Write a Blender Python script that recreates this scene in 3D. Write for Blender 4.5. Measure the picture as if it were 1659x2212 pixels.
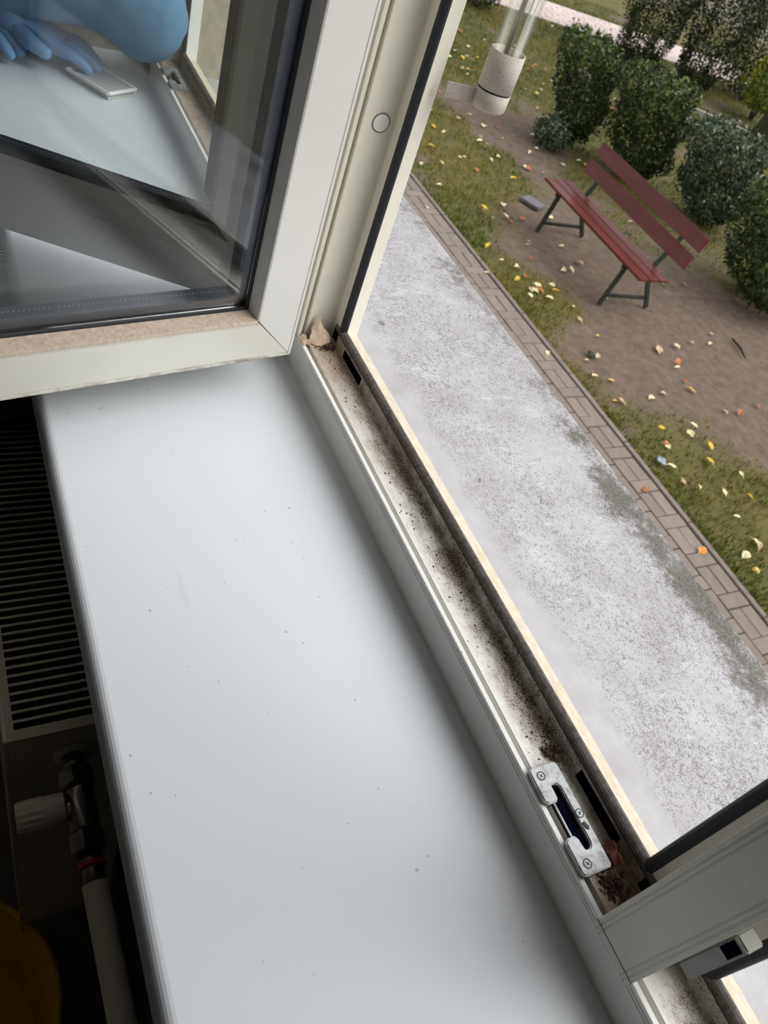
import bpy, bmesh, math, random
import numpy as np
from mathutils import Vector, Matrix
for o in list(bpy.data.objects): bpy.data.objects.remove(o)
S = bpy.context.scene
COL = S.collection
random.seed(7); RNG = np.random.default_rng(7)

# ------------------------------------------------------------------ camera
cam_d = bpy.data.cameras.new('camera'); cam = bpy.data.objects.new('camera', cam_d); COL.objects.link(cam)
RX = Vector((0.38032806, 0.87696077, 0.29375225))      # image right
UP = Vector((-0.74149935, 0.09930859, 0.6635635))      # image up
BK = Vector((0.55274704, -0.47018892, 0.68803568))     # backwards
UP = (UP - RX*UP.dot(RX)).normalized(); BK = RX.cross(UP)
M = Matrix.Identity(4)
for i in range(3):
    M[i][0] = RX[i]; M[i][1] = UP[i]; M[i][2] = BK[i]
M.translation = (0, 0, 3.1)
cam.matrix_world = M
cam_d.sensor_fit = 'HORIZONTAL'; cam_d.sensor_width = 36.0
cam_d.lens = 1673.5/1659*36.0
cam_d.clip_start = 0.02; cam_d.clip_end = 200
cam_d.dof.use_dof = True; cam_d.dof.focus_distance = 0.72; cam_d.dof.aperture_fstop = 20
S.camera = cam

# ------------------------------------------------------------------ world, sun, exposure
W = bpy.data.worlds.new('sky'); S.world = W; W.use_nodes = True
nt = W.node_tree; nt.nodes.clear()
out = nt.nodes.new('ShaderNodeOutputWorld'); bg = nt.nodes.new('ShaderNodeBackground')
tc = nt.nodes.new('ShaderNodeTexCoord'); sp = nt.nodes.new('ShaderNodeSeparateXYZ'); rp = nt.nodes.new('ShaderNodeValToRGB')
nt.links.new(tc.outputs['Generated'], sp.inputs[0]); nt.links.new(sp.outputs['Z'], rp.inputs[0])
rp.color_ramp.elements[0].position = 0.0; rp.color_ramp.elements[0].color = (0.42, 0.45, 0.50, 1)
rp.color_ramp.elements[1].position = 1.0; rp.color_ramp.elements[1].color = (0.96, 1.0, 1.09, 1)
e = rp.color_ramp.elements.new(0.45); e.color = (0.78, 0.81, 0.87, 1)
# overcast sky with the sun glowing softly through the cloud
sd = Vector((0.36, 0.62, 0.70)).normalized()
vn = nt.nodes.new('ShaderNodeVectorMath'); vn.operation = 'NORMALIZE'; nt.links.new(tc.outputs['Generated'], vn.inputs[0])
dt = nt.nodes.new('ShaderNodeVectorMath'); dt.operation = 'DOT_PRODUCT'; nt.links.new(vn.outputs[0], dt.inputs[0]); dt.inputs[1].default_value = sd
mx_ = nt.nodes.new('ShaderNodeMath'); mx_.operation = 'MAXIMUM'; nt.links.new(dt.outputs['Value'], mx_.inputs[0]); mx_.inputs[1].default_value = 0.0
pw = nt.nodes.new('ShaderNodeMath'); pw.operation = 'POWER'; nt.links.new(mx_.outputs[0], pw.inputs[0]); pw.inputs[1].default_value = 10.0
glow = nt.nodes.new('ShaderNodeMix'); glow.data_type = 'RGBA'; glow.blend_type = 'MIX'; glow.clamp_factor = False
glow.inputs[6].default_value = (0, 0, 0, 1); glow.inputs[7].default_value = (7.0, 6.9, 6.75, 1); nt.links.new(pw.outputs[0], glow.inputs[0])
ad = nt.nodes.new('ShaderNodeMix'); ad.data_type = 'RGBA'; ad.blend_type = 'ADD'; ad.inputs[0].default_value = 1.0
nt.links.new(rp.outputs[0], ad.inputs[6]); nt.links.new(glow.outputs[2], ad.inputs[7])
nt.links.new(ad.outputs[2], bg.inputs[0]); bg.inputs[1].default_value = 0.85
nt.links.new(bg.outputs[0], out.inputs[0])
W.cycles.sampling_method = 'MANUAL'; W.cycles.sample_map_resolution = 512
S.view_settings.view_transform = 'Standard'; S.view_settings.look = 'None'
S.view_settings.gamma = 1.0; S.view_settings.use_curve_mapping = False
S.view_settings.exposure = 0.28
S.cycles.transparent_max_bounces = 32; S.cycles.max_bounces = 14

# ------------------------------------------------------------------ helpers
def lin(c):
    return tuple(((x/255)/12.92 if x/255 <= .04045 else ((x/255+.055)/1.055)**2.4) for x in c)
class NM:
    """small node builder"""
    def __init__(s, name):
        s.m = bpy.data.materials.new(name); s.m.use_nodes = True; s.t = s.m.node_tree
        s.b = s.t.nodes['Principled BSDF']
    def n(s, typ, **kw):
        nd = s.t.nodes.new(typ)
        for k, v in kw.items():
            if k.startswith('_'): nd.inputs[k[1:].replace('_', ' ')].default_value = v
            else: setattr(nd, k, v)
        return nd
    def l(s, a, b): s.t.links.new(a, b)
    def coord(s, scale=(1, 1, 1), kind='Object'):
        c = s.n('ShaderNodeTexCoord'); mp = s.n('ShaderNodeMapping'); mp.inputs['Scale'].default_value = scale
        s.l(c.outputs[kind], mp.inputs[0]); return mp.outputs[0]
    def noise(s, sc, det=3, rough=.55, scale=(1, 1, 1), vec=None):
        nd = s.n('ShaderNodeTexNoise'); nd.inputs['Scale'].default_value = sc; nd.inputs['Detail'].default_value = det
        nd.inputs['Roughness'].default_value = rough
        s.l(vec if vec is not None else s.coord(scale), nd.inputs['Vector']); return nd.outputs['Fac']
    def ramp(s, src, stops):
        r = s.n('ShaderNodeValToRGB'); el = r.color_ramp.elements
        while len(el) < len(stops): el.new(0.5)
        for i, (p, c) in enumerate(stops):
            el[i].position = p; el[i].color = (*((c, c, c) if isinstance(c, (int, float)) else c), 1)
        s.l(src, r.inputs[0]); return r.outputs[0]
    def mix(s, f, a, b, mode='MIX'):
        x = s.n('ShaderNodeMix', data_type='RGBA', blend_type=mode)
        for i, v in ((0, f), (6, a), (7, b)):
            if isinstance(v, (int, float)): x.inputs[i].default_value = v
            elif isinstance(v, tuple): x.inputs[i].default_value = (*v, 1)
            else: s.l(v, x.inputs[i])
        return x.outputs[2]
    def math(s, op, a, b=0.0):
        x = s.n('ShaderNodeMath', operation=op)
        for i, v in ((0, a), (1, b)):
            if isinstance(v, (int, float)): x.inputs[i].default_value = v
            else: s.l(v, x.inputs[i])
        return x.outputs[0]
    def set(s, col=None, rough=None, metal=None, spec=None, bump=None, bs=.3, bd=.002):
        if col is not None:
            if isinstance(col, tuple): s.b.inputs['Base Color'].default_value = (*col, 1)
            else: s.l(col, s.b.inputs['Base Color'])
        if rough is not None:
            if isinstance(rough, (int, float)): s.b.inputs['Roughness'].default_value = rough
            else: s.l(rough, s.b.inputs['Roughness'])
        if metal is not None: s.b.inputs['Metallic'].default_value = metal
        if spec is not None: s.b.inputs['Specular IOR Level'].default_value = spec
        if bump is not None:
            bp = s.n('ShaderNodeBump'); bp.inputs['Strength'].default_value = bs; bp.inputs['Distance'].default_value = bd
            s.l(bump, bp.inputs['Height']); s.l(bp.outputs[0], s.b.inputs['Normal'])
        return s.m
def simple(name, rgb, rough=.5, metal=0, var=.06, sc=30, bump=0, spec=None):
    a = NM(name); c = lin(rgb); f = a.noise(sc)
    col = a.ramp(f, [(.3, tuple(x*(1-var*2) for x in c)), (.7, tuple(min(1, x*(1+var)) for x in c))])
    return a.set(col, rough, metal, spec, bump=f if bump else None, bs=bump)

def link(name, me, mat=None, parent=None, kind=None, label=None):
    o = bpy.data.objects.new(name, me); COL.objects.link(o)
    if mat is not None:
        me.materials.clear()
        for m_ in (mat if isinstance(mat, (list, tuple)) else [mat]): me.materials.append(m_)
    if parent is not None: o.parent = parent
    if kind: o['kind'] = kind
    if label: o['label'] = label
    return o
def bm_obj(name, bm, mat, parent=None, smooth=False, kind=None, label=None):
    me = bpy.data.meshes.new(name); bmesh.ops.recalc_face_normals(bm, faces=bm.faces[:]); bm.to_mesh(me); bm.free()
    if smooth: me.shade_smooth()
    return link(name, me, mat, parent, kind, label)
def empty(name, loc=(0, 0, 0), rz=0, **p):
    o = bpy.data.objects.new(name, None); COL.objects.link(o); o.location = loc; o.rotation_euler = (0, 0, rz)
    o.empty_display_size = .05
    for k, v in p.items(): o[k] = v
    return o
def tag(o, label, category, group=None):
    o['label'] = label; o['category'] = category
    if group: o['group'] = group
    return o
def box(bm, x0, x1, y0, y1, z0, z1, mat=None):
    vs = [bm.verts.new((x, y, z)) for x in (x0, x1) for y in (y0, y1) for z in (z0, z1)]
    for f in ((0, 1, 3, 2), (4, 6, 7, 5), (0, 4, 5, 1), (2, 3, 7, 6), (0, 2, 6, 4), (1, 5, 7, 3)):
        bm.faces.new([vs[i] for i in f])
    return vs
def bbox(name, x0, x1, y0, y1, z0, z1, mat, parent=None, bev=0, **k):
    bm = bmesh.new(); box(bm, x0, x1, y0, y1, z0, z1)
    if bev: bmesh.ops.bevel(bm, geom=bm.edges[:], offset=bev, segments=2, affect='EDGES')
    return bm_obj(name, bm, mat, parent, **k)
def prism(bm, loops):
    """closed section loops (lists of 3D points, same count) joined in order, capped"""
    rs = [[bm.verts.new(p) for p in lp] for lp in loops]
    n = len(rs[0])
    for a, b in zip(rs, rs[1:]):
        for i in range(n): bm.faces.new((a[i], a[(i+1) % n], b[(i+1) % n], b[i]))
    bm.faces.new(rs[0]); bm.faces.new(rs[-1][::-1])
def tube(bm, pts, rad, seg=12, cap=True):
    pts = [Vector(p) for p in pts]
    rad = rad if isinstance(rad, (list, tuple)) else [rad]*len(pts)
    rings = []; prev = None
    for i, p in enumerate(pts):
        t = (pts[min(i+1, len(pts)-1)] - pts[max(i-1, 0)])
        if t.length < 1e-9: t = prev[2].copy()
        t.normalize()
        if prev is None:
            a = t.orthogonal().normalized()
        else:
            a = (prev[0] - t*prev[0].dot(t)).normalized()
        b = t.cross(a); prev = (a, b, t)
        rings.append([bm.verts.new(p + (a*math.cos(2*math.pi*k/seg) + b*math.sin(2*math.pi*k/seg))*rad[i]) for k in range(seg)])
    for r0, r1 in zip(rings, rings[1:]):
        for k in range(seg): bm.faces.new((r0[k], r0[(k+1) % seg], r1[(k+1) % seg], r1[k]))
    if cap: bm.faces.new(rings[0][::-1]); bm.faces.new(rings[-1])
def tube_obj(name, pts, rad, mat, parent=None, seg=12, smooth=True, **k):
    bm = bmesh.new(); tube(bm, pts, rad, seg); o = bm_obj(name, bm, mat, parent, **k)
    if smooth:
        for p in o.data.polygons: p.use_smooth = len(p.vertices) == 4
    return o
def npmesh(name, verts, faces_flat, sizes, col=None):
    me = bpy.data.meshes.new(name); nv = len(verts)
    me.vertices.add(nv); me.vertices.foreach_set('co', np.asarray(verts, np.float32).ravel())
    me.loops.add(len(faces_flat)); me.loops.foreach_set('vertex_index', np.asarray(faces_flat, np.int32))
    me.polygons.add(len(sizes)); st = np.concatenate([[0], np.cumsum(sizes)[:-1]])
    me.polygons.foreach_set('loop_start', st.astype(np.int32)); me.polygons.foreach_set('loop_total', np.asarray(sizes, np.int32))
    me.update(calc_edges=True)
    if col is not None:
        at = me.color_attributes.new('tint', 'FLOAT_COLOR', 'POINT')
        at.data.foreach_set('color', np.asarray(col, np.float32).ravel())
    me.validate(); return me

# ------------------------------------------------------------------ materials
def m_pvc(name, base=(229, 227, 221), dirt=0.0):
    a = NM(name); c = lin(base)
    f = a.noise(6, 4); col = a.ramp(f, [(.3, tuple(x*.93 for x in c)), (.7, c)])
    sp_ = a.ramp(a.noise(420, 2, .6), [(.715, 0.0), (.74, 1.0)])
    col = a.mix(a.math('MULTIPLY', sp_, .55), col, lin((110, 100, 85)))
    if dirt:
        d = a.ramp(a.noise(60, 6, .7), [(.42, 0.0), (.68, 1.0)]); col = a.mix(a.math('MULTIPLY', d, dirt), col, lin((120, 100, 80)))
    return a.set(col, .38, spec=.5)
PVC = m_pvc('white_plastic'); WARM = m_pvc('ivory_plastic', (226, 222, 208), .06); PVCD = m_pvc('soiled_white_plastic', (222, 214, 196), .25)
# bottom member of the frame: dirt lies in the rebate, cream weathering outside (positions along Y of the profile)
def m_frame_bottom():
    a = NM('frame_bottom_plastic'); cd = a.n('ShaderNodeTexCoord'); s_ = a.n('ShaderNodeSeparateXYZ'); a.l(cd.outputs['Object'], s_.inputs[0])
    y = s_.outputs['Y']
    base = a.ramp(a.noise(7, 3), [(.3, lin((232, 230, 224))), (.7, lin((242, 241, 236)))])
    # ramp over y .34 .. .44
    t = a.math('MULTIPLY', a.math('SUBTRACT', y, .34), 10.0)
    trackm = a.ramp(t, [(.20, 0.0), (.225, .35), (.34, .75), (.45, 1.2), (.57, 1.2), (.58, .8), (.60, 0.0)])
    n1 = a.noise(55, 6, .72, scale=(1, 1.6, 1)); n2 = a.noise(900, 2, .6); n3 = a.noise(11, 4, .6)
    pile = a.ramp(a.math('ADD', a.math('MULTIPLY', n1, .55), a.math('MULTIPLY', n3, .45)), [(.42, 0.0), (.58, 1.0)])
    grains = a.ramp(n2, [(.47, 0.0), (.58, 1.0)])
    thr = a.math('MULTIPLY', a.math('MULTIPLY', trackm, 1.0), a.math('ADD', a.math('MULTIPLY', pile, .85), .10))
    dm = a.math('MULTIPLY', thr, a.math('ADD', a.math('MULTIPLY', grains, .75), .45))
    col = a.mix(dm, base, lin((116, 88, 66)))
    xx = a.math('SMOOTH_MIN', 1.0, 1.0)
    # brown deposit at the hinge corner and near the lock end
    far = a.ramp(a.math('MULTIPLY', a.math('ADD', s_.outputs['X'], .72), 2.0), [(.08, .85), (.40, .25), (.60, .0), (1.0, 0.0)])
    near = a.ramp(a.math('MULTIPLY', a.math('ADD', s_.outputs['X'], .16), 5.0), [(.0, 0.0), (.25, .2), (.5, .85), (.66, .85), (.7, 0.0)])
    soil = a.math('MULTIPLY', a.math('MAXIMUM', far, near), a.ramp(t, [(.18, 0.0), (.20, 1.0), (.57, 1.0), (.585, 0.0)]))
    col = a.mix(soil, col, a.ramp(a.noise(160, 5, .7), [(.3, lin((108, 84, 62))), (.7, lin((166, 142, 116)))]))
    cream = a.ramp(t, [(.60, 0.0), (.62, 1.0)])
    col = a.mix(cream, col, a.ramp(a.noise(90, 5, .7), [(.35, lin((205, 192, 166))), (.6, lin((226, 217, 196)))]))
    sp_ = a.ramp(a.noise(300, 3, .6), [(.68, 0.0), (.71, 1.0)])
    lipm = a.ramp(t, [(.11, 0.0), (.12, .9), (.17, .9), (.18, 0.0)])
    col = a.mix(a.math('MULTIPLY', a.math('MULTIPLY', sp_, lipm), .9), col, lin((85, 72, 60)))
    return a.set(col, a.ramp(dm, [(0, .3), (.5, .85)]), spec=.5, bump=a.math('MULTIPLY', dm, n2), bs=.4, bd=.001)
FRB = m_frame_bottom()
CREAM = m_pvc('cream_weathered_plastic', (224, 217, 200), .08)
BLACKG = simple('black_rubber', (38, 40, 46), .7, var=.1, sc=40)
GREYG = simple('dusty_rubber', (104, 96, 90), .8, var=.25, sc=200)
DARKG = simple('dark_rubber', (52, 46, 44), .7, var=.15, sc=150)
def m_sill():
    a = NM('white_laminate'); f = a.noise(3, 2)
    c = a.ramp(f, [(.3, lin((224, 229, 233))), (.7, lin((229, 233, 237)))])
    sp_ = a.ramp(a.noise(160, 1, .5), [(.77, 0.0), (.785, 1.0)]); c = a.mix(a.math('MULTIPLY', sp_, .5), c, lin((120, 118, 112)))
    # faint scuffs
    s2 = a.ramp(a.noise(26, 3, .6, scale=(.35, 1.6, 1)), [(.70, 0.0), (.74, 1.0)]); c = a.mix(a.math('MULTIPLY', s2, .12), c, lin((170, 165, 150)))
    return a.set(c, .33, spec=.5, bump=a.noise(1500, 1), bs=.08, bd=.0004)
SILL = m_sill()
def m_outer():
    a = NM('weathered_zinc_sill'); cd = a.n('ShaderNodeTexCoord'); s_ = a.n('ShaderNodeSeparateXYZ'); a.l(cd.outputs['Object'], s_.inputs[0])
    y = s_.outputs['Y']; A_ = lambda p, q: a.math('ADD', p, q); MU = lambda p, q: a.math('MULTIPLY', p, q)
    base = a.ramp(a.noise(14, 5, .65), [(.3, lin((172, 169, 171))), (.7, lin((194, 193, 195)))])
    # speckled grime beyond the wiped band next to the frame
    yy = A_(y, MU(a.math('SUBTRACT', a.noise(9, 2, .5), .5), .05))
    band = a.ramp(MU(a.math('SUBTRACT', yy, .42), 2.5), [(.215, 0.06), (.245, .72), (.45, 1.0), (.62, .82), (1.0, .9)])
    spk = a.noise(560, 2, .7); spk2 = a.noise(150, 4, .75); big = a.noise(11, 4, .6)
    v = A_(A_(MU(spk, .50), MU(spk2, .32)), MU(big, .18))
    sp_ = a.ramp(v, [(.505, 0.0), (.565, 1.0)])
    g = MU(sp_, band)
    col = a.mix(MU(g, .72), base, lin((88, 80, 86)))
    sc_ = a.ramp(a.noise(70, 4, .7, scale=(1.2, .3, 1)), [(.60, 0.0), (.66, 1.0)]); col = a.mix(MU(MU(sc_, band), .45), col, lin((214, 214, 217)))
    # mould along the outer edge, heavier towards the near half
    em = a.ramp(MU(a.math('SUBTRACT', y, .64), 8.0), [(.0, -0.0), (.45, .35), (.8, .8), (1.0, .72)])
    xs = a.ramp(A_(s_.outputs['X'], 1.0), [(.0, .55), (.40, .60), (.58, .95), (.80, .95), (.90, .62)])
    m_ = A_(A_(MU(em, xs), MU(a.math('SUBTRACT', a.noise(10, 4, .6), .5), 1.5)), MU(a.math('SUBTRACT', A_(MU(a.noise(60, 5, .75), .5), MU(a.noise(330, 3, .8), .5)), .5), 2.2))
    mm = MU(a.ramp(m_, [(.40, 0.0), (.74, 1.0)]), a.ramp(em, [(.0, 0.0), (.3, 1.0)]))
    col = a.mix(MU(mm, .9), col, a.ramp(a.noise(240, 4, .8), [(.38, lin((44, 40, 30))), (.62, lin((112, 106, 92)))]))
    bl = a.ramp(a.noise(42, 2, .5), [(.74, 0.0), (.76, 1.0)]); col = a.mix(MU(bl, .7), col, lin((104, 102, 102)))
    return a.set(col, .6, spec=.4, bump=sp_, bs=.12, bd=.001)
OUTER = m_outer()
WALLI = simple('room_paint', (226, 224, 222), .8, var=.04); WALLO = simple('facade_render', (186, 176, 158), .9, var=.08, sc=60, bump=.2)
FLOORM = simple('brown_floor', (146, 138, 130), .6, var=.1, sc=8); CEIL = simple('ceiling_paint', (228, 228, 226), .8, var=.03)
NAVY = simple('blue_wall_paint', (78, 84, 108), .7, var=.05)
STEEL = NM('brushed_zinc'); STEEL.set(STEEL.ramp(STEEL.noise(130, 6, .7), [(.3, lin((120, 122, 120))), (.5, lin((168, 170, 169))), (.8, lin((196, 196, 194)))]), .5, .6, bump=STEEL.noise(500, 3), bs=.1); STEEL = STEEL.m
CHROME = simple('chromed_brass', (150, 140, 130), .25, 1.0, var=.15, sc=60)
DARKM = simple('dark_metal', (60, 60, 58), .45, .6)
VOID = simple('cavity_black', (10, 12, 26), 1.0, var=.0, spec=0.0)
def m_glass(name, tint=(.93, .95, .94), ior=1.5):
    a = NM(name); t = a.t; t.nodes.remove(a.b); o = t.nodes['Material Output']
    tr = a.n('ShaderNodeBsdfTransparent'); tr.inputs[0].default_value = (*tint, 1)
    gl = a.n('ShaderNodeBsdfGlossy'); gl.inputs['Roughness'].default_value = .03
    fr = a.n('ShaderNodeFresnel'); fr.inputs[0].default_value = ior; mx = a.n('ShaderNodeMixShader')
    
    if ior > 1.3: a.l(fr.outputs[0], mx.inputs[0])
    else: mx.inputs[0].default_value = .07
    a.l(tr.outputs[0], mx.inputs[1]); a.l(gl.outputs[0], mx.inputs[2]); a.l(mx.outputs[0], o.inputs[0]); return a.m
GLASS = m_glass('window_glass', (.966, .975, .972), 1.40); CLEAR = m_glass('clear_tube', (.97, .975, .96), 1.25)

# ================================================================== WINDOW FRAME
ZL = 2.593                     # height of the frame lip above ground
ZT = 3.87                      # height of the upper lip
BODY = [(.3508, -.053), (.3508, -.0080), (.3517, -.0077), (.3517, -.0069), (.3508, -.0066), (.3508, -.0046), (.3517, -.0043), (.3517, -.0035), (.3508, -.0032),
        (.3509, -.0004), (.3514, 0), (.3552, 0), (.3556, -.0006), (.3557, -.010), (.3596, -.010), (.3597, -.0012), (.3602, -.0004), (.3622, -.0006), (.372, -.0026), (.396, -.0038),
        (.3972, -.003), (.3972, .0100), (.3985, .0135), (.4015, .0180), (.4026, .0180), (.4235, .0050), (.4258, .0026), (.4265, -.001), (.4265, -.045)]
GASK = [(.3974, .0098), (.3962, .0104), (.3954, .0132), (.3958, .0168), (.3975, .0184), (.4000, .0194), (.4021, .0192), (.4022, .0178), (.4008, .0165), (.3985, .0130)]
GTOP = 3   # index from where the gasket is dusty
win = empty('window_1', (-.40, .38, 2.54), kind='structure')
win['label'] = 'white plastic casement window frame with dirty track above the sill'
off = Vector((.40, -.38, -2.54))
def loc(p): return Vector(p) + off
# bottom member over all bays
bm = bmesh.new(); prism(bm, [[loc((x, y, ZL+p)) for y, p in BODY] for x in (-1.56, .76)])
fr = bm_obj('bottom_rail', bm, FRB, win)
me_ = fr.data
# object coords for this mesh must match the profile, so shift mesh data back and move the object
for v in me_.vertices: v.co -= off
fr.location = off
def strip(name, prof, x0, x1, fn, mat, parent, **k):
    bm = bmesh.new(); prism(bm, [[fn(x, y, p) for y, p in prof] for x in (x0, x1)]); return bm_obj(name, bm, mat, parent, **k)
LIPS = [(-1.455, -.722), (-.680, -.031), (.0105, .66)]
for a_, b_ in LIPS:
    g = strip('gasket', GASK, a_-.0, b_+.0, lambda x, y, p: loc((x, y, ZL+p)), [DARKG, GREYG], win, label='dust covered lower gasket')
    for f_ in g.data.polygons:
        c_ = f_.center - off
        f_.material_index = 1 if (c_.z-ZL) > .0150 else 0
# posts: polygon of two mirrored profiles
def post(x_left_lip, x_right_lip, z0=ZL-.010, z1=ZT+.05):
    """opening to the left of x_left_lip and to the right of x_right_lip"""
    prof = [(x_right_lip + p, max(y, .35095)) for y, p in BODY[1:-1]]
    prof += [(x_left_lip - p, max(y, .35095)) for y, p in BODY[1:-1]][::-1]
    bm = bmesh.new(); prism(bm, [[loc((x, y, z)) for x, y in prof] for z in (z0+.001, z1)])
    return bm_obj('mullion', bm, WARM, win)
def post_single(xlip, s):
    prof = [(xlip + s*p, y) for y, p in BODY]
    bm = bmesh.new(); prism(bm, [[loc((x, y, z)) for x, y in prof] for z in (ZL-.052, ZT+.05)])
    return bm_obj('jamb', bm, PVC, win)
post(-.722, -.680); post(-.031, .0105); post_single(-1.455, 1); post_single(.66, -1)
for xl, s in ((-1.455, 1), (-.722, -1), (-.680, 1), (-.031, -1), (.0105, 1), (.66, -1)):
    bm = bmesh.new(); prism(bm, [[loc((xl + s*p, y, z)) for y, p in GASK] for z in (ZL+.012, ZT-.01)])
    bm_obj('gasket', bm, BLACKG, win)
bm = bmesh.new(); prism(bm, [[loc((x, y, ZT-p)) for y, p in BODY] for x in (-1.56, .76)]); bm_obj('top_rail', bm, PVC, win)
# fine joint between the mullion foot and the bottom member
for (xa, xb) in ((-.7225, -.6795), (-.0312, .0107)):
    bbox('joint_line', xa+off.x, xb+off.x, .3507+off.y, .3512+off.y, ZL-.0016+off.z, ZL-.0008+off.z, DARKG, win)
# round plug in the jamb rebate
def disc(bm, c, nrm, r, seg=28, r0=None):
    c = Vector(c); nrm = Vector(nrm).normalized(); a = nrm.orthogonal().normalized(); b = nrm.cross(a)
    o_ = [bm.verts.new(c + (a*math.cos(2*math.pi*k/seg)+b*math.sin(2*math.pi*k/seg))*r) for k in range(seg)]
    if r0 is None: bm.faces.new(o_)
    else:
        i_ = [bm.verts.new(c + (a*math.cos(2*math.pi*k/seg)+b*math.sin(2*math.pi*k/seg))*r0) for k in range(seg)]
        for k in range(seg): bm.faces.new((o_[k], o_[(k+1) % seg], i_[(k+1) % seg], i_[k]))
def cyl(bm, c, nrm, r, h, seg=24, r2=None):
    c = Vector(c); nrm = Vector(nrm).normalized(); tube(bm, [c, c + nrm*h], [r, r if r2 is None else r2], seg)
PLUGC = Vector((-.6828, .3805, 2.838))
bm = bmesh.new(); disc(bm, loc(PLUGC + Vector((.0008, 0, 0))), (1, 0, 0), .0092, r0=.0084); ring = bm_obj('plug_ring', bm, DARKG, win)
bm = bmesh.new(); cyl(bm, loc(PLUGC - Vector((.001, 0, 0))), (1, 0, 0), .0083, .0020); bm_obj('round_plug', bm, PVC, win)
# keeper / lock strike plates
def strike(cx, flip=1):
    r = empty('strike_plate', loc((cx, .3665, ZL+.0005))); r.parent = win
    L2, Wd = .041, .0135
    # outline in (x along frame, y across), slot opens to the room side
    out_ = []
    def arc(cx_, cy_, r_, a0, a1, n=5): return [(cx_ + r_*math.cos(math.radians(a0+(a1-a0)*i/n)), cy_ + r_*math.sin(math.radians(a0+(a1-a0)*i/n))) for i in range(n+1)]
    o1 = arc(L2-.003, Wd-.003, .003, 0, 90) + arc(-L2+.003, Wd-.003, .003, 90, 180) + arc(-L2+.004, -Wd+.004, .004, 180, 270)
    o1 += [(-.0155, -Wd), (-.0125, -Wd+.003), (-.0125, -.0035), (-.0150, -.0012)]
    o1 += arc(-.0205, .0012, .0046, 210, 90, 5) + arc(.0205, .0012, .0046, 90, -30, 5)
    o1 += [(.0165, -.0020), (.0135, -.0040), (.0135, -Wd+.003), (.0160, -Wd)]
    o1 += arc(L2-.004, -Wd+.004, .004, 270, 360)
    o1 = [(x*flip, y) for x, y in o1]
    bm = bmesh.new(); vs = [bm.verts.new((x, y, .0045)) for x, y in o1]; f_ = bm.faces.new(vs)
    e_ = bmesh.ops.extrude_face_region(bm, geom=[f_]); vv = [v for v in e_['geom'] if isinstance(v, bmesh.types.BMVert)]
    for v in vv: v.co.z = -.004
    bmesh.ops.recalc_face_normals(bm, faces=bm.faces[:])
    top = [e for e in bm.edges if all(abs(v.co.z-.0045) < 1e-6 for v in e.verts)]
    bmesh.ops.bevel(bm, geom=top, offset=.0009, segments=2, affect='EDGES')
    bmesh.ops.triangulate(bm, faces=[f for f in bm.faces if len(f.verts) > 4])
    body = bm_obj('plate', bm, STEEL, r)
    for v in body.data.vertices: v.co.y *= 1.0
    bm = bmesh.new(); box(bm, -.0262, .0262, -.0060, .0064, -.0020, .0006); b_ = bm_obj('slot_floor', bm, VOID, r)
    bm = bmesh.new(); box(bm, -.0125, .0135, -.0058, -.0046, -.004, .0024); bm_obj('guide_bar', bm, STEEL, r)
    return r, body
SCREWS = [(-.0335, -.0058), (.0005, .0094), (.0335, -.0058)]
def screws(r, flip=1):
    for sx, sy in SCREWS:
        bm = bmesh.new(); cyl(bm, (sx*flip, sy, .0042), (0, 0, 1), .0030, .0006, 20, .0026)
        h = bm_obj('screw', bm, STEEL, r)
        # dark ring and recess as small pieces of the same screw mesh
        bm = bmesh.new(); bm.from_mesh(h.data); n0 = len(bm.faces)
        disc(bm, (sx*flip, sy, .0047), (0, 0, 1), .0036, 24, .0029)
        for an in (35, 125):
            c_, s_ = math.cos(math.radians(an)), math.sin(math.radians(an))
            q = [(-.0018, -.00035), (.0018, -.00035), (.0018, .00035), (-.0018, .00035)]
            bm.faces.new([bm.verts.new((sx*flip + x*c_ - y*s_, sy + x*s_ + y*c_, .00492)) for x, y in q])
        bm.to_mesh(h.data); bm.free(); h.data.materials.append(DARKM)
        for i, p in enumerate(h.data.polygons): p.material_index = 1 if i >= n0 else 0
st, body = strike(-.0975); screws(st)
bm = bmesh.new()
q = [(.0075, .0068), (.0120, .0078), (.0135, .0100), (.0105, .0116), (.0065, .0098)]
lo_ = [bm.verts.new((x, y, .0046)) for x, y in q]; hi_ = [bm.verts.new((x+(.010-x)*.25, y+(.0092-y)*.25, .0052)) for x, y in q]
for i in range(5): bm.faces.new((lo_[i], lo_[(i+1) % 5], hi_[(i+1) % 5], hi_[i]))
bm.faces.new(hi_); bm_obj('cast_mark', bm, DARKM, st)
st2, body2 = strike(-1.362, -1); screws(st2, -1)
# drain slots in the bottom member (dark openings at the foot of the upstand)
for cx, ln in ((-.620, .050), (-.098, .055), (.135, .02)):
    bbox('drain_slot', cx-ln/2+off.x, cx+ln/2+off.x, .3962+off.y, .3974+off.y, ZL-.0040+off.z, ZL+.0060+off.z, VOID, win)
# small catch bracket on the right-hand face of the middle post
bb = bbox('catch_bracket', .0108+off.x, .0215+off.x, .3560+off.y, .3700+off.y, 2.640+off.z, 2.700+off.z, simple('grey_plastic', (168, 168, 160), .5), win, bev=.001)
bbox('catch_pocket', .0124+off.x, .0200+off.x, .3556+off.y, .3562+off.y, 2.682+off.z, 2.696+off.z, VOID, win)

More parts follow.
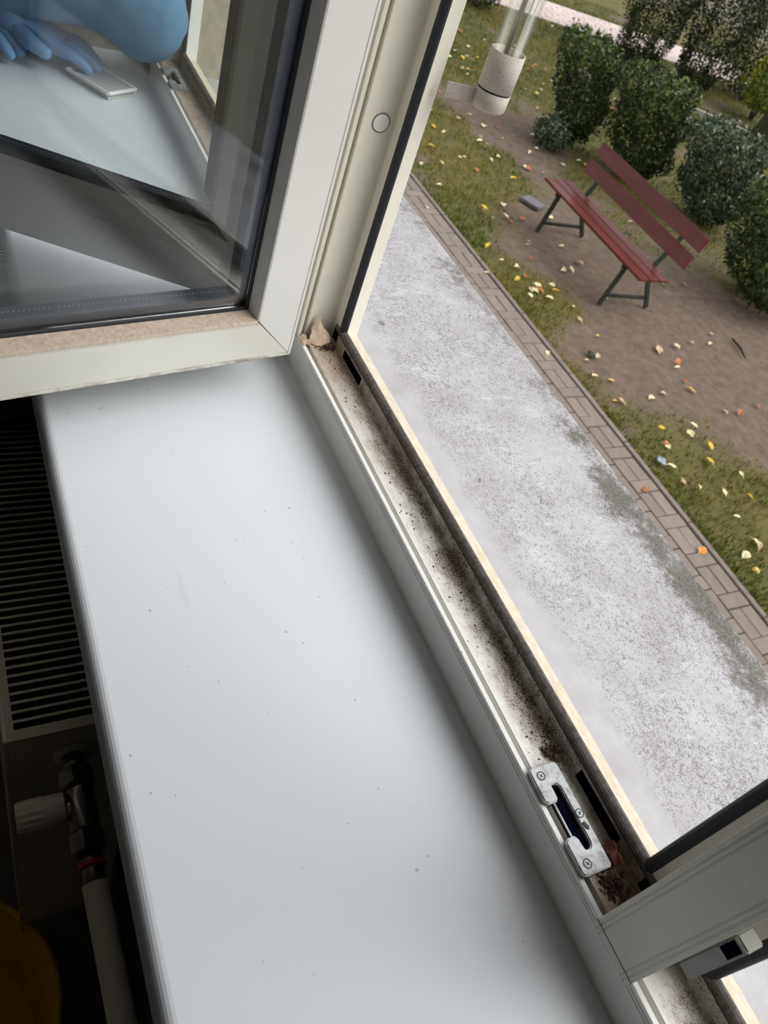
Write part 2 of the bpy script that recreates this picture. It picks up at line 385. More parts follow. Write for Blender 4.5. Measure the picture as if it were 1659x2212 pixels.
# ================================================================== SASHES
SPROF = [(0, .0012), (.0012, 0), (.0036, 0), (.0040, .0010), (.0046, .0010), (.0050, 0), (.0490, 0), (.0506, .0008), (.0532, .0170), (.0536, .0260),
         (.0540, .0420), (.0590, .0430), (.0560, .0520), (.0520, .0575), (.0320, .0592), (.0315, .0584), (.0308, .0584), (.0303, .0594), (-.0150, .0600), (-.0190, .0592), (-.0200, .0570), (-.0196, .0530), (0, .0520)]
SG = [(.0530, .0168), (.0555, .0172), (.0566, .0186), (.0530, .0200)]
SG2 = [(.0536, .0400), (.0600, .0396), (.0612, .0415), (.0540, .0425)]
def m_ledge():
    a = NM('ledge_plastic'); cd = a.n('ShaderNodeTexCoord'); s_ = a.n('ShaderNodeSeparateXYZ'); a.l(cd.outputs['Object'], s_.inputs[0])
    z = a.math('ADD', s_.outputs['Z'], a.math('MULTIPLY', a.math('SUBTRACT', a.noise(40, 5, .7), .5), .004))
    base = a.ramp(a.noise(9, 3), [(.3, lin((218, 216, 204))), (.7, lin((228, 226, 216)))])
    d = a.ramp(a.math('MULTIPLY', z, 10.0), [(.445, 0.0), (.475, .7), (.50, 1.0)])
    br = a.ramp(a.noise(220, 5, .75), [(.35, lin((176, 156, 138))), (.65, lin((206, 192, 176)))])
    col = a.mix(d, base, br)
    e = a.ramp(a.math('MULTIPLY', z, 100.0), [(.25, .8), (.62, .0)])
    col = a.mix(a.math('MULTIPLY', e, a.ramp(a.noise(90, 5, .75, scale=(.3, .3, 1)), [(.42, 0.0), (.6, 1.0)])), col, lin((124, 104, 84)))
    sp_ = a.ramp(a.noise(420, 2, .6), [(.715, 0.0), (.74, 1.0)]); col = a.mix(a.math('MULTIPLY', sp_, .5), col, lin((110, 95, 80)))
    return a.set(col, a.ramp(d, [(0, .4), (1, .9)]), bump=a.noise(500, 3), bs=.1, bd=.0005)
LEDGE = m_ledge()
def sash(label, E, ang, Wd, Hd, mat, inner_dirt=True, ex=0.0):
    """origin at the lower hinge-side corner of the outer face; local x runs along the sash, y into its thickness, z up"""
    r = empty('window_sash', E, ang); tag(r, label, 'window sash')
    def mitre(name, prof, m, side, **k):
        bm = bmesh.new()
        if side == 'h': prof = [(u + (ex if u > .04 else 0), w) for u, w in prof]
        if side == 'b': ends = [lambda u, w: (u, w, u), lambda u, w: (Wd-u, w, u)]
        if side == 't': ends = [lambda u, w: (u, w, Hd-u), lambda u, w: (Wd-u, w, Hd-u)]
        if side == 'h': ends = [lambda u, w: (u, w, u), lambda u, w: (u, w, Hd-u)]
        if side == 'f': ends = [lambda u, w: (Wd-u, w, u), lambda u, w: (Wd-u, w, Hd-u)]
        prism(bm, [[e_(u, w) for u, w in prof] for e_ in ends]); return bm_obj(name, bm, m, r, **k)
    mitre('lower_rail', SPROF, LEDGE if inner_dirt else PVC, 'b'); mitre('upper_rail', SPROF, PVC, 't')
    mitre('hinge_stile', SPROF, mat, 'h'); mitre('free_stile', SPROF, mat, 'f')
    for s_ in 'bthf':
        mitre('outer_gasket', SG, BLACKG, s_); mitre('inner_gasket', SG2, BLACKG, s_)
    g0 = .055
    bbox('outer_pane', g0+ex, Wd-g0, .0190, .0215, g0, Hd-g0, GLASS, r)
    bbox('inner_pane', g0+ex, Wd-g0, .0375, .0400, g0, Hd-g0, GLASS, r)
    SPC = [(.0560, .0217), (.0690, .0217), (.0690, .0373), (.0560, .0373)]
    spm = simple('spacer_grey', (104, 114, 130), .5, .3, var=.1)
    for s_ in 'bthf': mitre('spacer_bar', SPC, spm, s_)
    # perforation of the lower spacer
    n = int((Wd-.15)/.0042); V = []; 
    for i in range(n):
        x = .075 + i*.0042; V += [(x, .0290, .06925), (x+.0016, .0290, .06925), (x+.0016, .0306, .06925), (x, .0306, .06925)]
    me = npmesh('perforation', V, list(range(4*n)), [4]*n); link('perforation', me, simple('pale_dots', (235, 240, 245), .5, var=0), r, kind='stuff')
    # dark mitre joint on the outer face
    bm = bmesh.new(); w_ = .00035
    bm.faces.new([bm.verts.new(p) for p in ((.0+w_, -.00008, .0-w_+.0006), (.0500+w_, -.00008, .0500-w_), (.0500-w_, -.00008, .0500+w_), (.0-w_+.0006, -.00008, .0+w_))])
    bm.faces.new([bm.verts.new(p) for p in ((.0500+w_, -.00008, .0500-w_), (.0533+w_, .0168, .0533-w_), (.0533-w_, .0168, .0533+w_), (.0500-w_, -.00008, .0500+w_))])
    bm_obj('mitre_joint', bm, DARKG, r)
    return r
# sash 1: local x = d1, local y = -n1
d1 = Vector((.21063548, -.97756467, 0)); a1 = math.atan2(d1.y, d1.x)     # local y = rot90(d1) = (-d.y, d.x) = +n ; thickness must run along -n
def sash_at(label, E, d, nrm_out, **k):
    r = sash(label, (0, 0, 0), 0, .622, 1.26, PVC, **k)
    m = Matrix.Identity(4)
    y = -Vector(nrm_out)
    for i in range(3): m[i][0] = d[i]; m[i][1] = y[i]; m[i][2] = (0, 0, 1)[i]
    if m.to_3x3().determinant() < 0:
        # left-handed: mirror the thickness by reversing mesh y instead of the matrix
        for ch in r.children:
            for v in ch.data.vertices: v.co.y = -v.co.y
            ch.data.flip_normals()
        for i in range(3): m[i][1] = -m[i][1]
    m.translation = Vector(E); r.matrix_world = m
    return r
s1 = sash_at('white sash swung open into the room, seen from its weathered outer side', (-.6293, .3228, 2.605), d1, (.97756467, .21063548, 0))
H2 = Vector((-.724, .344, 2.585)); d2 = Vector((-.4914, -.8709, 0)).normalized(); n2 = Vector((.8709, -.4914, 0)).normalized()
E2 = H2 - n2*.060 + d2*.020 + Vector((0, 0, .020))
s2 = sash_at('second open sash behind the nearer glass, seen from its clean room side', E2, d2, tuple(-n2), inner_dirt=False, ex=.022)
# for sash 2 the outer side faces away from the camera
E2o = H2 - n2*.060 + d2*.020 + Vector((0, 0, .020)); s2.location = E2o

# ================================================================== SILLS, WALLS, ROOM
SPR = [(.0710, 2.5100), (.0696, 2.5115), (.0694, 2.535)]
for i in range(7):
    a_ = math.radians(180 - 90*i/6); SPR.append((.0694+.0090+.0090*math.cos(a_), 2.541+.0090*math.sin(a_)))
SPR += [(.3515, 2.550), (.3515, 2.510)]
bm = bmesh.new(); prism(bm, [[(x, y, z) for y, z in SPR] for x in (-1.95, 1.05)])
o = bm_obj('windowsill', bm, SILL); tag(o, 'wide white laminate windowsill with rounded front edge inside the room', 'windowsill')
OS = [(.4268, 2.5350), (.4300, 2.5352), (.7640, 2.5105), (.7665, 2.5098), (.7672, 2.5080), (.7660, 2.4860), (.7650, 2.4860), (.7655, 2.5075), (.4268, 2.5330)]
bm = bmesh.new(); prism(bm, [[(x, y, z) for y, z in OS] for x in (-2.2, 1.3)])
o = bm_obj('outer_sill', bm, OUTER); tag(o, 'grimy pale metal sill outside the window, mouldy along its outer edge', 'outer windowsill')
bm = bmesh.new()
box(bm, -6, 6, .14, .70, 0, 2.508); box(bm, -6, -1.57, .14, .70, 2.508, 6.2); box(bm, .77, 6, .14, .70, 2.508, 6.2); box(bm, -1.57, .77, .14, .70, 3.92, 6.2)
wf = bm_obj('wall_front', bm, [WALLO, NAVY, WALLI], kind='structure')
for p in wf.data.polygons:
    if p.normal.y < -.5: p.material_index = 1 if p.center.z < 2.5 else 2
bbox('floor', -3, 3, -3.6, .14, 1.60, 1.65, FLOORM, kind='structure')
bbox('ceiling', -3, 3, -3.6, .14, 4.30, 4.40, CEIL, kind='structure')
bbox('wall_left', -3.1, -3, -3.6, .14, 1.6, 4.4, WALLI, kind='structure')
bbox('wall_right', 3, 3.1, -3.6, .14, 1.6, 4.4, WALLI, kind='structure')
bbox('wall_back', -3.1, 3.1, -3.7, -3.6, 1.6, 4.4, WALLI, kind='structure')

# ================================================================== RADIATOR, VALVE, PIPE, BUCKET, LAUNDRY
RW = simple('radiator_enamel', (196, 188, 168), .5, var=.04)
rad = empty('radiator', (-.95, .065, 1.80)); tag(rad, 'cream panel radiator with slotted top grille under the sill', 'radiator')
ro = Vector((.95, -.065, -1.80))
XR0, XR1, YR0, YR1, ZR = -1.62, -.342, .006, .118, 2.42
def rb(name, x0, x1, y0, y1, z0, z1, mat=RW, bev=0, **k): return bbox(name, x0+ro.x, x1+ro.x, y0+ro.y, y1+ro.y, z0+ro.z, z1+ro.z, mat, rad, bev, **k)
rb('front_panel', XR0, XR1, YR0, YR0+.004, 1.86, ZR, bev=.001); rb('back_panel', XR0, XR1, YR1-.004, YR1, 1.86, ZR, bev=.001)
rb('end_panel', XR1-.002, XR1, YR0+.004, YR1-.004, 1.90, ZR-.001); rb('end_panel', XR0, XR0+.002, YR0+.004, YR1-.004, 1.90, ZR-.001)
rb('grille_border', XR0, XR1, YR0+.004, YR0+.0095, ZR-.0015, ZR); rb('grille_border', XR0, XR1, YR1-.012, YR1-.004, ZR-.0015, ZR)
rb('grille_border', XR1-.010, XR1, YR0+.0095, YR1-.012, ZR-.0015, ZR)
for k in range(6): rb('convector_fin', XR0+.01, XR1-.012, YR0+.016+k*.015, YR0+.018+k*.015, 1.95, ZR-.05, simple('dark_fin', (44, 42, 40), .7) if k == 0 else bpy.data.materials['dark_fin'])
slat_me = None; pitch = .0092
ns = 125
for k in range(ns):
    x = XR1-.010-pitch*(k+1)+.0
    if x < XR0+.01: break
    if slat_me is None:
        bm = bmesh.new(); box(bm, 0, .0026, YR0+.0093+ro.y, YR1-.0118+ro.y, -.0015, 0)
        o = bm_obj('slat', bm, RW, rad); slat_me = o.data; slat_me.shade_flat()
    else:
        o = bpy.data.objects.new('slat', slat_me); COL.objects.link(o); o.parent = rad
    o.location = (x+ro.x, 0, ZR+ro.z)
rb('wall_bracket', -.50, -.46, YR1, .1395, 2.10, 2.30); rb('wall_bracket', -1.40, -1.36, YR1, .1395, 2.10, 2.30)
# valve: axis along +x out of the end panel
vy, vz = .062, 2.375
valve = empty('radiator_valve', (XR1, vy, vz)); tag(valve, 'chromed radiator valve with white ribbed handwheel beside the radiator end', 'valve')
def vx(name, xs, rs, mat, seg=20, **k):
    return tube_obj(name, [(x, 0, 0) for x in xs], rs, mat, valve, seg, **k)
vx('collar', [0, .004, .005], [.017, .017, .012], RW)
vx('tailpiece', [.004, .022], [.010, .010], CHROME)
vx('union_nut', [.018, .020, .034, .036], [.0135, .0160, .0160, .0135], CHROME, 6, smooth=False)
vx('body', [.034, .040, .072, .078], [.0105, .0125, .0125, .0110], CHROME)
vx('compression_nut', [.076, .078, .094, .096], [.0130, .0150, .0150, .0130], CHROME, 6, smooth=False)
vx('seal_ring', [.104, .109], [.0115, .0115], simple('red_plastic', (170, 20, 50), .4), 20, label='red ring')
vx('insert', [.094, .124], [.0095, .0088], CHROME)
tube_obj('spindle', [(.054, 0, 0), (.054, -.018, .0)], [.009, .009], CHROME, valve)
hw = bmesh.new(); seg = 28; rings = []; HS = .84
for yy, rr in ((-.014, .0150), (-.018, .0155), (-.030, .0155), (-.032, .0165), (-.050, .0160), (-.053, .0140)):
    ribbed = yy <= -.031
    rings.append([hw.verts.new((.050 + HS*rr*(1 - (.06 if ribbed and k % 2 else 0))*math.cos(2*math.pi*k/seg), yy, HS*rr*(1 - (.06 if ribbed and k % 2 else 0))*math.sin(2*math.pi*k/seg))) for k in range(seg)])
for r0, r1 in zip(rings, rings[1:]):
    for k in range(seg): hw.faces.new((r0[k], r0[(k+1) % seg], r1[(k+1) % seg], r1[k]))
hw.faces.new(rings[0]); hw.faces.new(rings[-1][::-1])
bm_obj('handwheel', hw, simple('white_plastic_knob', (214, 208, 192), .45), valve)
pp = tube_obj('heating_pipe', [(XR1+.122, vy, vz), (XR1+.30, vy+.004, vz-.002), (.30, vy+.012, vz-.008), (.55, vy+.03, vz-.02), (.62, .139, vz-.02)], .0105, simple('white_pipe', (206, 198, 180), .45, var=.04), None, 18)
tag(pp, 'white heating pipe running from the valve along the wall', 'pipe')
# yellow bucket on the floor
bk = empty('bucket', (-.27, -.113, 1.65)); tag(bk, 'yellow plastic bucket standing in the dark under the valve', 'bucket')
YEL = simple('yellow_plastic', (226, 176, 30), .4, var=.06)
bm = bmesh.new(); tube(bm, [(0, 0, 0), (0, 0, .20)], [.125, .152], 40); bm.faces.ensure_lookup_table()
bmesh.ops.delete(bm, geom=[f for f in bm.faces if len(f.verts) > 4 and f.calc_center_median().z > .15], context='FACES_ONLY')
o = bm_obj('body', bm, YEL, bk); sm = o.modifiers.new('s', 'SOLIDIFY'); sm.thickness = .003
for p in o.data.polygons: p.use_smooth = len(p.vertices) == 4
pts = [(.154*math.cos(t), .154*math.sin(t), .20) for t in np.linspace(0, 2*math.pi, 41)]
tube_obj('rim', pts, .006, YEL, bk, 8)
tube_obj('handle', [(.158*math.cos(t), -.158*math.sin(t), .19 - .02*math.sin(t)) for t in np.linspace(0, math.pi, 16)], .003, DARKM, bk, 8)
# water-filled: dark laundry over the radiator further along
bm = bmesh.new(); gx, gy = 26, 20; vv = []
for i in range(gx):
    row = []
    for j in range(gy):
        u = i/(gx-1); v = j/(gy-1)
        x = -1.02 + .30*u; s_ = v*.36 - .14
        if s_ < 0: y, z = -.006 - .008, ZR + .012 + s_*1.0
        elif s_ < .115: y, z = -.010 + s_, ZR + .014
        else: y, z = .114, ZR + .014 - max(0, (s_-.118))*.35
        row.append(bm.verts.new((x + .012*math.sin(9*v+3*u), y + .004*math.sin(21*u), z + .006*math.sin(17*u+5*v) + .006*math.sin(11*v+8*u) + .012)))
    vv.append(row)
for i in range(gx-1):
    for j in range(gy-1): bm.faces.new((vv[i][j], vv[i+1][j], vv[i+1][j+1], vv[i][j+1]))
o = bm_obj('laundry_cloth', bm, simple('navy_cloth', (36, 42, 66), .9, var=.1, sc=90, bump=.3), None, True)
o.modifiers.new('s', 'SOLIDIFY').thickness = .003
tag(o, 'dark blue cloth draped over the radiator behind the open sash', 'cloth')

# ================================================================== SMALL THINGS IN THE TRACK
PAPER = NM('yellowed_plastic'); PAPER.set(PAPER.ramp(PAPER.noise(70, 5, .7), [(.3, lin((176, 140, 112))), (.6, lin((214, 196, 172)))]), .7); PAPER = PAPER.m
def flake(name, pts, thick, label, cat, mat):
    bm = bmesh.new(); vs = [bm.verts.new(p) for p in pts]
    c = bm.verts.new(sum((Vector(p) for p in pts), Vector())/len(pts) + Vector((.0006, -.0012, .001)))
    for i in range(len(vs)): bm.faces.new((vs[i], vs[(i+1) % len(vs)], c))
    o = bm_obj(name, bm, mat, None, False); s_ = o.modifiers.new('s', 'SOLIDIFY'); s_.thickness = thick
    tag(o, label, cat); return o
X0 = -.679
flake('corner_flake', [(X0+.013, .3612, ZL+.0005), (X0+.008, .3622, ZL+.006), (X0+.006, .3640, ZL+.0095), (X0+.0032, .3638, ZL+.014), (X0+.0030, .3662, ZL+.020), (X0+.0016, .3690, ZL+.0300), (X0+.0018, .3712, ZL+.0310), (X0+.0036, .3728, ZL+.0235), (X0+.0030, .3765, ZL+.019), (X0+.0045, .3790, ZL+.0145), (X0+.0060, .3850, ZL+.010), (X0+.0080, .3900, ZL+.003), (X0+.0115, .3880, ZL+.000), (X0+.0140, .3810, ZL-.0005), (X0+.0175, .3740, ZL-.0008), (X0+.0165, .3670, ZL-.0004)],
      .0005, 'torn yellowed flake standing up in the track corner by the hinge', 'paint flake', PAPER)
flake('lip_flake', [(X0+.003, .3512, ZL+.0015), (X0+.0005, .3560, ZL+.004), (X0+.001, .3612, ZL+.003), (X0+.007, .3600, ZL+.0015), (X0+.011, .3640, ZL+.0035), (X0+.013, .3612, ZL+.0020), (X0+.019, .3598, ZL+.0020), (X0+.016, .3560, ZL+.0008), (X0+.019, .3525, ZL+.0012), (X0+.010, .3510, ZL+.0015)],
      .0004, 'small buff flake lying across the groove beside the torn flake', 'paint flake', PAPER)
def clump(name, c, size, n, mat, label, cat, flat=.5, seed=1):
    rg = random.Random(seed); bm = bmesh.new()
    for i in range(n):
        p = Vector(c) + Vector((rg.gauss(0, size[0]), rg.gauss(0, size[1]), abs(rg.gauss(0, size[2]))))
        s_ = rg.uniform(.0005, .0016)
        m_ = Matrix.Translation(p) @ Matrix.Rotation(rg.uniform(0, 6.3), 4, Vector((rg.random(), rg.random(), rg.random())).normalized()) @ Matrix.Diagonal((s_*rg.uniform(.6, 2.4), s_, s_*flat, 1))
        bmesh.ops.create_icosphere(bm, subdivisions=1, radius=1, matrix=m_)
    o = bm_obj(name, bm, mat); tag(o, label, cat); o['kind'] = 'stuff'; return o
BROWN = simple('dry_dirt', (92, 68, 54), .95, var=.3, sc=300)
clump('web_debris', (X0+.020, .381, ZL-.0015), (.0035, .006, .0012), 50, simple('dark_dirt', (64, 46, 44), .95, var=.3, sc=300), 'dark cobwebbed dirt gathered at the foot of the torn flake', 'dirt', seed=3)
clump('dirt_heap', (-.047, .376, ZL-.002), (.007, .006, .0010), 160, BROWN, 'brown dirt heaped in the track between the strike plate and the post', 'dirt', seed=4)
clump('dirt_heap', (-.148, .383, ZL-.002), (.004, .0035, .0016), 60, BROWN, 'brown fluff of dirt at the far end of the strike plate', 'dirt', seed=5)
RUST = simple('rusty_leaf', (116, 66, 54), .85, var=.3, sc=200)
bm = bmesh.new(); rg = random.Random(11)
c0 = Vector((-.0640, .3870, ZL+.004))
ring_ = [c0 + Vector((.0085*math.cos(t)*(1+.25*rg.random()), .0048*math.sin(t)*(1+.3*rg.random()), .0035*rg.uniform(-1, 1))) for t in np.linspace(0, 2*math.pi, 13)[:-1]]
vs = [bm.verts.new(p) for p in ring_]; cc = bm.verts.new(c0 + Vector((0, 0, .004)))
for i in range(12): bm.faces.new((vs[i], vs[(i+1) % 12], cc))
o = bm_obj('dead_leaf', bm, RUST); o.modifiers.new('s', 'SOLIDIFY').thickness = .0006
tag(o, 'crumpled reddish dead leaf in the track beside the strike plate', 'leaf')
# loose crumbs on the track and on the sills
rg = random.Random(21); bm = bmesh.new()
for i in range(420):
    x = rg.uniform(-.66, -.145); y = .3968 - abs(rg.gauss(0, .010)) if rg.random() < .7 else rg.uniform(.3625, .396)
    y = max(y, .3625); z = ZL - .0008 - (y-.3622)*.09
    s_ = rg.choice([.0003, .0004, .0005, .0005, .0008])
    bmesh.ops.create_icosphere(bm, subdivisions=1, radius=1, matrix=Matrix.Translation((x, y, z)) @ Matrix.Diagonal((s_*rg.uniform(.8, 1.6), s_, s_*.6, 1)))
o = bm_obj('track_crumbs', bm, BROWN); o['kind'] = 'stuff'; tag(o, 'scattered dark crumbs of dirt along the window track', 'dirt')

# ================================================================== THERMOMETER
th = empty('thermometer', (-.648, .4660, 2.893)); tag(th, 'outdoor tube thermometer in a round white holder outside the window', 'thermometer')
THW = NM('speckled_holder'); _c = THW.mix(THW.math('MULTIPLY', THW.ramp(THW.noise(520, 2, .6), [(.62, 0.0), (.66, 1.0)]), .6), lin((188, 180, 170)), lin((112, 94, 84))); THW.set(_c, .6); THW = THW.m
R0 = .0166
def ring_wall(bm, z0, z1, ro_, ri_, seg=36):
    o0 = [bm.verts.new((ro_*math.cos(2*math.pi*k/seg), ro_*math.sin(2*math.pi*k/seg), z0)) for k in range(seg)]
    o1 = [bm.verts.new((ro_*math.cos(2*math.pi*k/seg), ro_*math.sin(2*math.pi*k/seg), z1)) for k in range(seg)]
    i1 = [bm.verts.new((ri_*math.cos(2*math.pi*k/seg), ri_*math.sin(2*math.pi*k/seg), z1)) for k in range(seg)]
    i0 = [bm.verts.new((ri_*math.cos(2*math.pi*k/seg), ri_*math.sin(2*math.pi*k/seg), z0)) for k in range(seg)]
    for a_, b_ in ((o0, o1), (o1, i1), (i1, i0), (i0, o0)):
        for k in range(seg): bm.faces.new((a_[k], a_[(k+1) % seg], b_[(k+1) % seg], b_[k]))
bm = bmesh.new(); ring_wall(bm, .004, .036, R0, R0-.0016); o = bm_obj('holder', bm, THW, th, True)
bm = bmesh.new(); ring_wall(bm, .0022, .0042, R0-.0008, .001); bm_obj('groove', bm, DARKM, th, True)
bm = bmesh.new(); tube(bm, [(0, 0, -.014), (0, 0, -.012), (0, 0, .0024)], [R0-.0025, R0-.0005, R0], 36); o = bm_obj('end_cap', bm, THW, th)
for p in o.data.polygons: p.use_smooth = len(p.vertices) == 4
bm = bmesh.new(); ring_wall(bm, .010, .240, R0-.0018, R0-.0028); bm_obj('glass_tube', bm, CLEAR, th, True)
for ax_, ay_, rr_, nm_ in ((-.0005, -.002, .0024, 'capillary'), (.0100, .0040, .0006, 'glass_rod'), (.0112, -.0020, .0006, 'glass_rod')):
    bm = bmesh.new(); tube(bm, [(ax_, ay_, .012), (ax_, ay_, .232)], rr_, 12)
    bm_obj(nm_, bm, simple('grey_capillary', (176, 164, 152), .3) if nm_ == 'capillary' else (bpy.data.materials.get('pale_rod') or simple('pale_rod', (226, 226, 216), .3)), th, True)
bm = bmesh.new(); ring_wall(bm, .236, .262, R0, R0-.0016); bm_obj('top_holder', bm, THW, th, True)
for z0 in (-.0135, .244):
    bm = bmesh.new()
    prism(bm, [[(x, y, z) for x, z in ((-.0010, z0), (.0010, z0), (.0010, z0+.013), (-.0010, z0+.013))] for y in (-.0440, -.012)])
    for v in bm.verts: v.co.x += -.0100 + (v.co.y+.044)*.15
    bm_obj('bracket_arm', bm, THW, th)

# ================================================================== GROUND, PATHS
SOILP = np.array([(-9.5, 5.6), (-7.76, 6.05), (-7.09, 6.1), (-6.6, 5.6), (-6.1, 5.0), (-5.85, 4.72), (-5.35, 4.62), (-5.0, 4.98), (-4.55, 4.98), (-4.2, 4.50), (-3.9, 4.36), (-3.5, 4.44), (-3.26, 4.87), (-2.96, 5.25), (-2.3, 5.5), (-.5, 6.0), (-.5, 8.2), (-4.0, 7.9), (-5.27, 7.4), (-6.1, 6.6), (-7.0, 6.5), (-8.0, 7.3), (-9.0, 7.3), (-9.8, 6.6)])
def vnoise(x, y, s, seed):
    r = np.random.default_rng(seed); g = r.random((256, 256)); x = x*s+100; y = y*s+100
    xi = np.floor(x).astype(int); yi = np.floor(y).astype(int); fx = x-xi; fy = y-yi; fx = fx*fx*(3-2*fx); fy = fy*fy*(3-2*fy)
    G = lambda a, b: g[a % 256, b % 256]
    return (G(xi, yi)*(1-fx)+G(xi+1, yi)*fx)*(1-fy) + (G(xi, yi+1)*(1-fx)+G(xi+1, yi+1)*fx)*fy
def fbm(x, y, s, seed): return sum(vnoise(x, y, s*2**i, seed+i)/2**i for i in range(4))/1.875
def sdist(px_, py_, poly):
    d = np.full(px_.shape, 1e9); inside = np.zeros(px_.shape, bool); n = len(poly)
    for i in range(n):
        a, b = poly[i], poly[(i+1) % n]; e = b-a; t = np.clip(((px_-a[0])*e[0]+(py_-a[1])*e[1])/(e@e), 0, 1)
        d = np.minimum(d, np.hypot(px_-a[0]-t*e[0], py_-a[1]-t*e[1]))
        c = ((a[1] > py_) != (b[1] > py_)) & (px_ < (b[0]-a[0])*(py_-a[1])/(b[1]-a[1]+1e-12)+a[0]); inside ^= c
    return np.where(inside, -d, d)
def soilness(x, y):
    d = sdist(x, y, SOILP) + (fbm(x, y, 2.2, 3)-.5)*.5
    s = 1/(1+np.exp(d*16))
    patch = np.clip((fbm(x, y, 1.5, 40)-.60)*9, 0, 1)*.75
    under = np.exp(-(((x+5.6)/1.3)**2 + ((y-7.2)/.7)**2))*.6
    return np.clip(np.maximum(np.maximum(s, patch), under), 0, 1)
nx, ny = 330, 300
gx_ = np.linspace(-20, 4, nx); gy_ = np.linspace(4.36, 20, ny); GX, GY = np.meshgrid(gx_, gy_)
so = soilness(GX, GY); gz = (fbm(GX, GY, 3, 9)-.5)*.03*(1-so*.6) - so*.006 - .006
gz = np.where(GY < 4.44, np.minimum(gz, -.014), gz)
V = np.stack([GX, GY, gz], -1).reshape(-1, 3)
idx = np.arange(nx*ny).reshape(ny, nx)
F = np.stack([idx[:-1, :-1], idx[:-1, 1:], idx[1:, 1:], idx[1:, :-1]], -1).reshape(-1, 4)
cols = np.stack([so.ravel()]*3 + [np.ones(nx*ny)], -1)
me = npmesh('ground', V, F.ravel(), [4]*len(F), cols); me.shade_smooth()
GM = NM('lawn_and_soil'); at_ = GM.n('ShaderNodeAttribute'); at_.attribute_name = 'tint'
gr = GM.ramp(GM.noise(5, 6, .7), [(.3, lin((72, 76, 26))), (.5, lin((98, 96, 40))), (.68, lin((118, 104, 62)))])
gr = GM.mix(GM.ramp(GM.noise(34, 5, .75), [(.45, 0.0), (.62, .6)]), gr, lin((90, 74, 50)))
sl = GM.ramp(GM.noise(9, 7, .75), [(.3, lin((88, 74, 62))), (.55, lin((114, 98, 84))), (.75, lin((134, 118, 102)))])
GM.set(GM.mix(at_.outputs['Color'], gr, sl), .95, bump=GM.noise(60, 6, .75), bs=.6, bd=.02)
link('ground', me, GM.m, kind='structure')
bm = bmesh.new()
def gq(x0, x1, y0, y1): bm.faces.new([bm.verts.new(p) for p in ((x0, y0, -.03), (x1, y0, -.03), (x1, y1, -.03), (x0, y1, -.03))])
gq(-60, 60, .70, 4.40); gq(-60, -20, 4.43, 60); gq(4, 60, 4.43, 60); gq(-20, 4, 20, 60)
GRASSFLAT = NM('flat_lawn'); GRASSFLAT.set(GRASSFLAT.ramp(GRASSFLAT.noise(3, 6, .7), [(.3, lin((92, 86, 66))), (.7, lin((124, 116, 98)))]), .95)
bm_obj('ground', bm, GRASSFLAT.m, kind='structure')
# paved path of concrete blocks: two columns, each course one header then a pair of stretchers, and an edging strip
path = empty('paved_path', (-4, 4.2, 0), kind='structure'); path['label'] = 'grey brown block paving strip along the building'
PB = NM('concrete_paver'); oi = PB.n('ShaderNodeObjectInfo')
PB.set(PB.mix(.5, PB.ramp(oi.outputs['Random'], [(0, lin((116, 106, 96))), (1, lin((136, 124, 114)))]), PB.ramp(PB.noise(14, 5, .7), [(.3, lin((108, 100, 90))), (.7, lin((142, 130, 120)))])), .9, bump=PB.noise(120, 4), bs=.2, bd=.003)
def brick_mesh(lx, ly):
    bm = bmesh.new(); box(bm, -lx/2, lx/2, -ly/2, ly/2, -.05, 0)
    tp = [e for e in bm.edges if all(v.co.z > -.01 for v in e.verts)]; bmesh.ops.bevel(bm, geom=tp, offset=.004, segments=1, affect='EDGES')
    bmesh.ops.recalc_face_normals(bm, faces=bm.faces[:]); m_ = bpy.data.meshes.new('brick'); bm.to_mesh(m_); bm.free(); m_.materials.append(PB.m); return m_
BX = brick_mesh(.216, .104); BY = brick_mesh(.104, .214)
P3 = .335
def put_brick(m_, x, y):
    o = bpy.data.objects.new('brick', m_); COL.objects.link(o); o.parent = path; o.location = (x+4+random.gauss(0, .0015), y-4.2+random.gauss(0, .0015), random.gauss(0, .0012)); o.rotation_euler = (random.gauss(0, .006), random.gauss(0, .006), random.gauss(0, .008))
xs = -1.4026 - .0
for k in range(-3, 25):
    xh = xs - P3*k                       # lower joint of a header
    for c, (yc, sh) in enumerate(((4.200, 0.0), (3.980, P3/2))):
        x = xh + sh
        put_brick(BY, x-.056, yc); put_brick(BX, x-.112-.1115, yc-.055); put_brick(BX, x-.112-.1115, yc+.055)
bm = bmesh.new(); box(bm, -6.0, 4.5, -.36, .125, -.06, -.012)
bm_obj('joint_sand', bm, simple('joint_sand', (74, 66, 56), .95, var=.15, sc=40), path)
for k in range(14):
    x1 = .3 - k*.8; o = bbox('kerb_stone', x1-.792+4, x1+4, .125, .172, -.06, .004, PB.m, path, bev=.004)
# far path of pale slabs
fp = empty('paved_path', (-15, 12, 0), math.atan2(12.97-10.65, -16.37+14.25), kind='structure'); fp['label'] = 'pale pinkish slab path beyond the lawn'
PK = simple('pink_paving', (214, 196, 188), .85, var=.06, sc=20)
ang = math.atan2(12.0116-10.649, -13.8794+14.2459)   # direction of the near edge
fp.rotation_euler = (0, 0, ang); fp.location = (-14.25, 10.65, 0)
smesh = None
for i in range(22):
    for j in range(8):
        if smesh is None:
            bm = bmesh.new(); box(bm, 0, .37, 0, .19, -.05, .01); bmesh.ops.bevel(bm, geom=[e for e in bm.edges if all(v.co.z > 0 for v in e.verts)], offset=.006, segments=1, affect='EDGES')
            o = bm_obj('paving_slab', bm, PK, fp); smesh = o.data
        else:
            o = bpy.data.objects.new('paving_slab', smesh); COL.objects.link(o); o.parent = fp
        o.location = (-3.0 + .385*i + (.19 if j % 2 else 0), .02 + .215*j, .01)
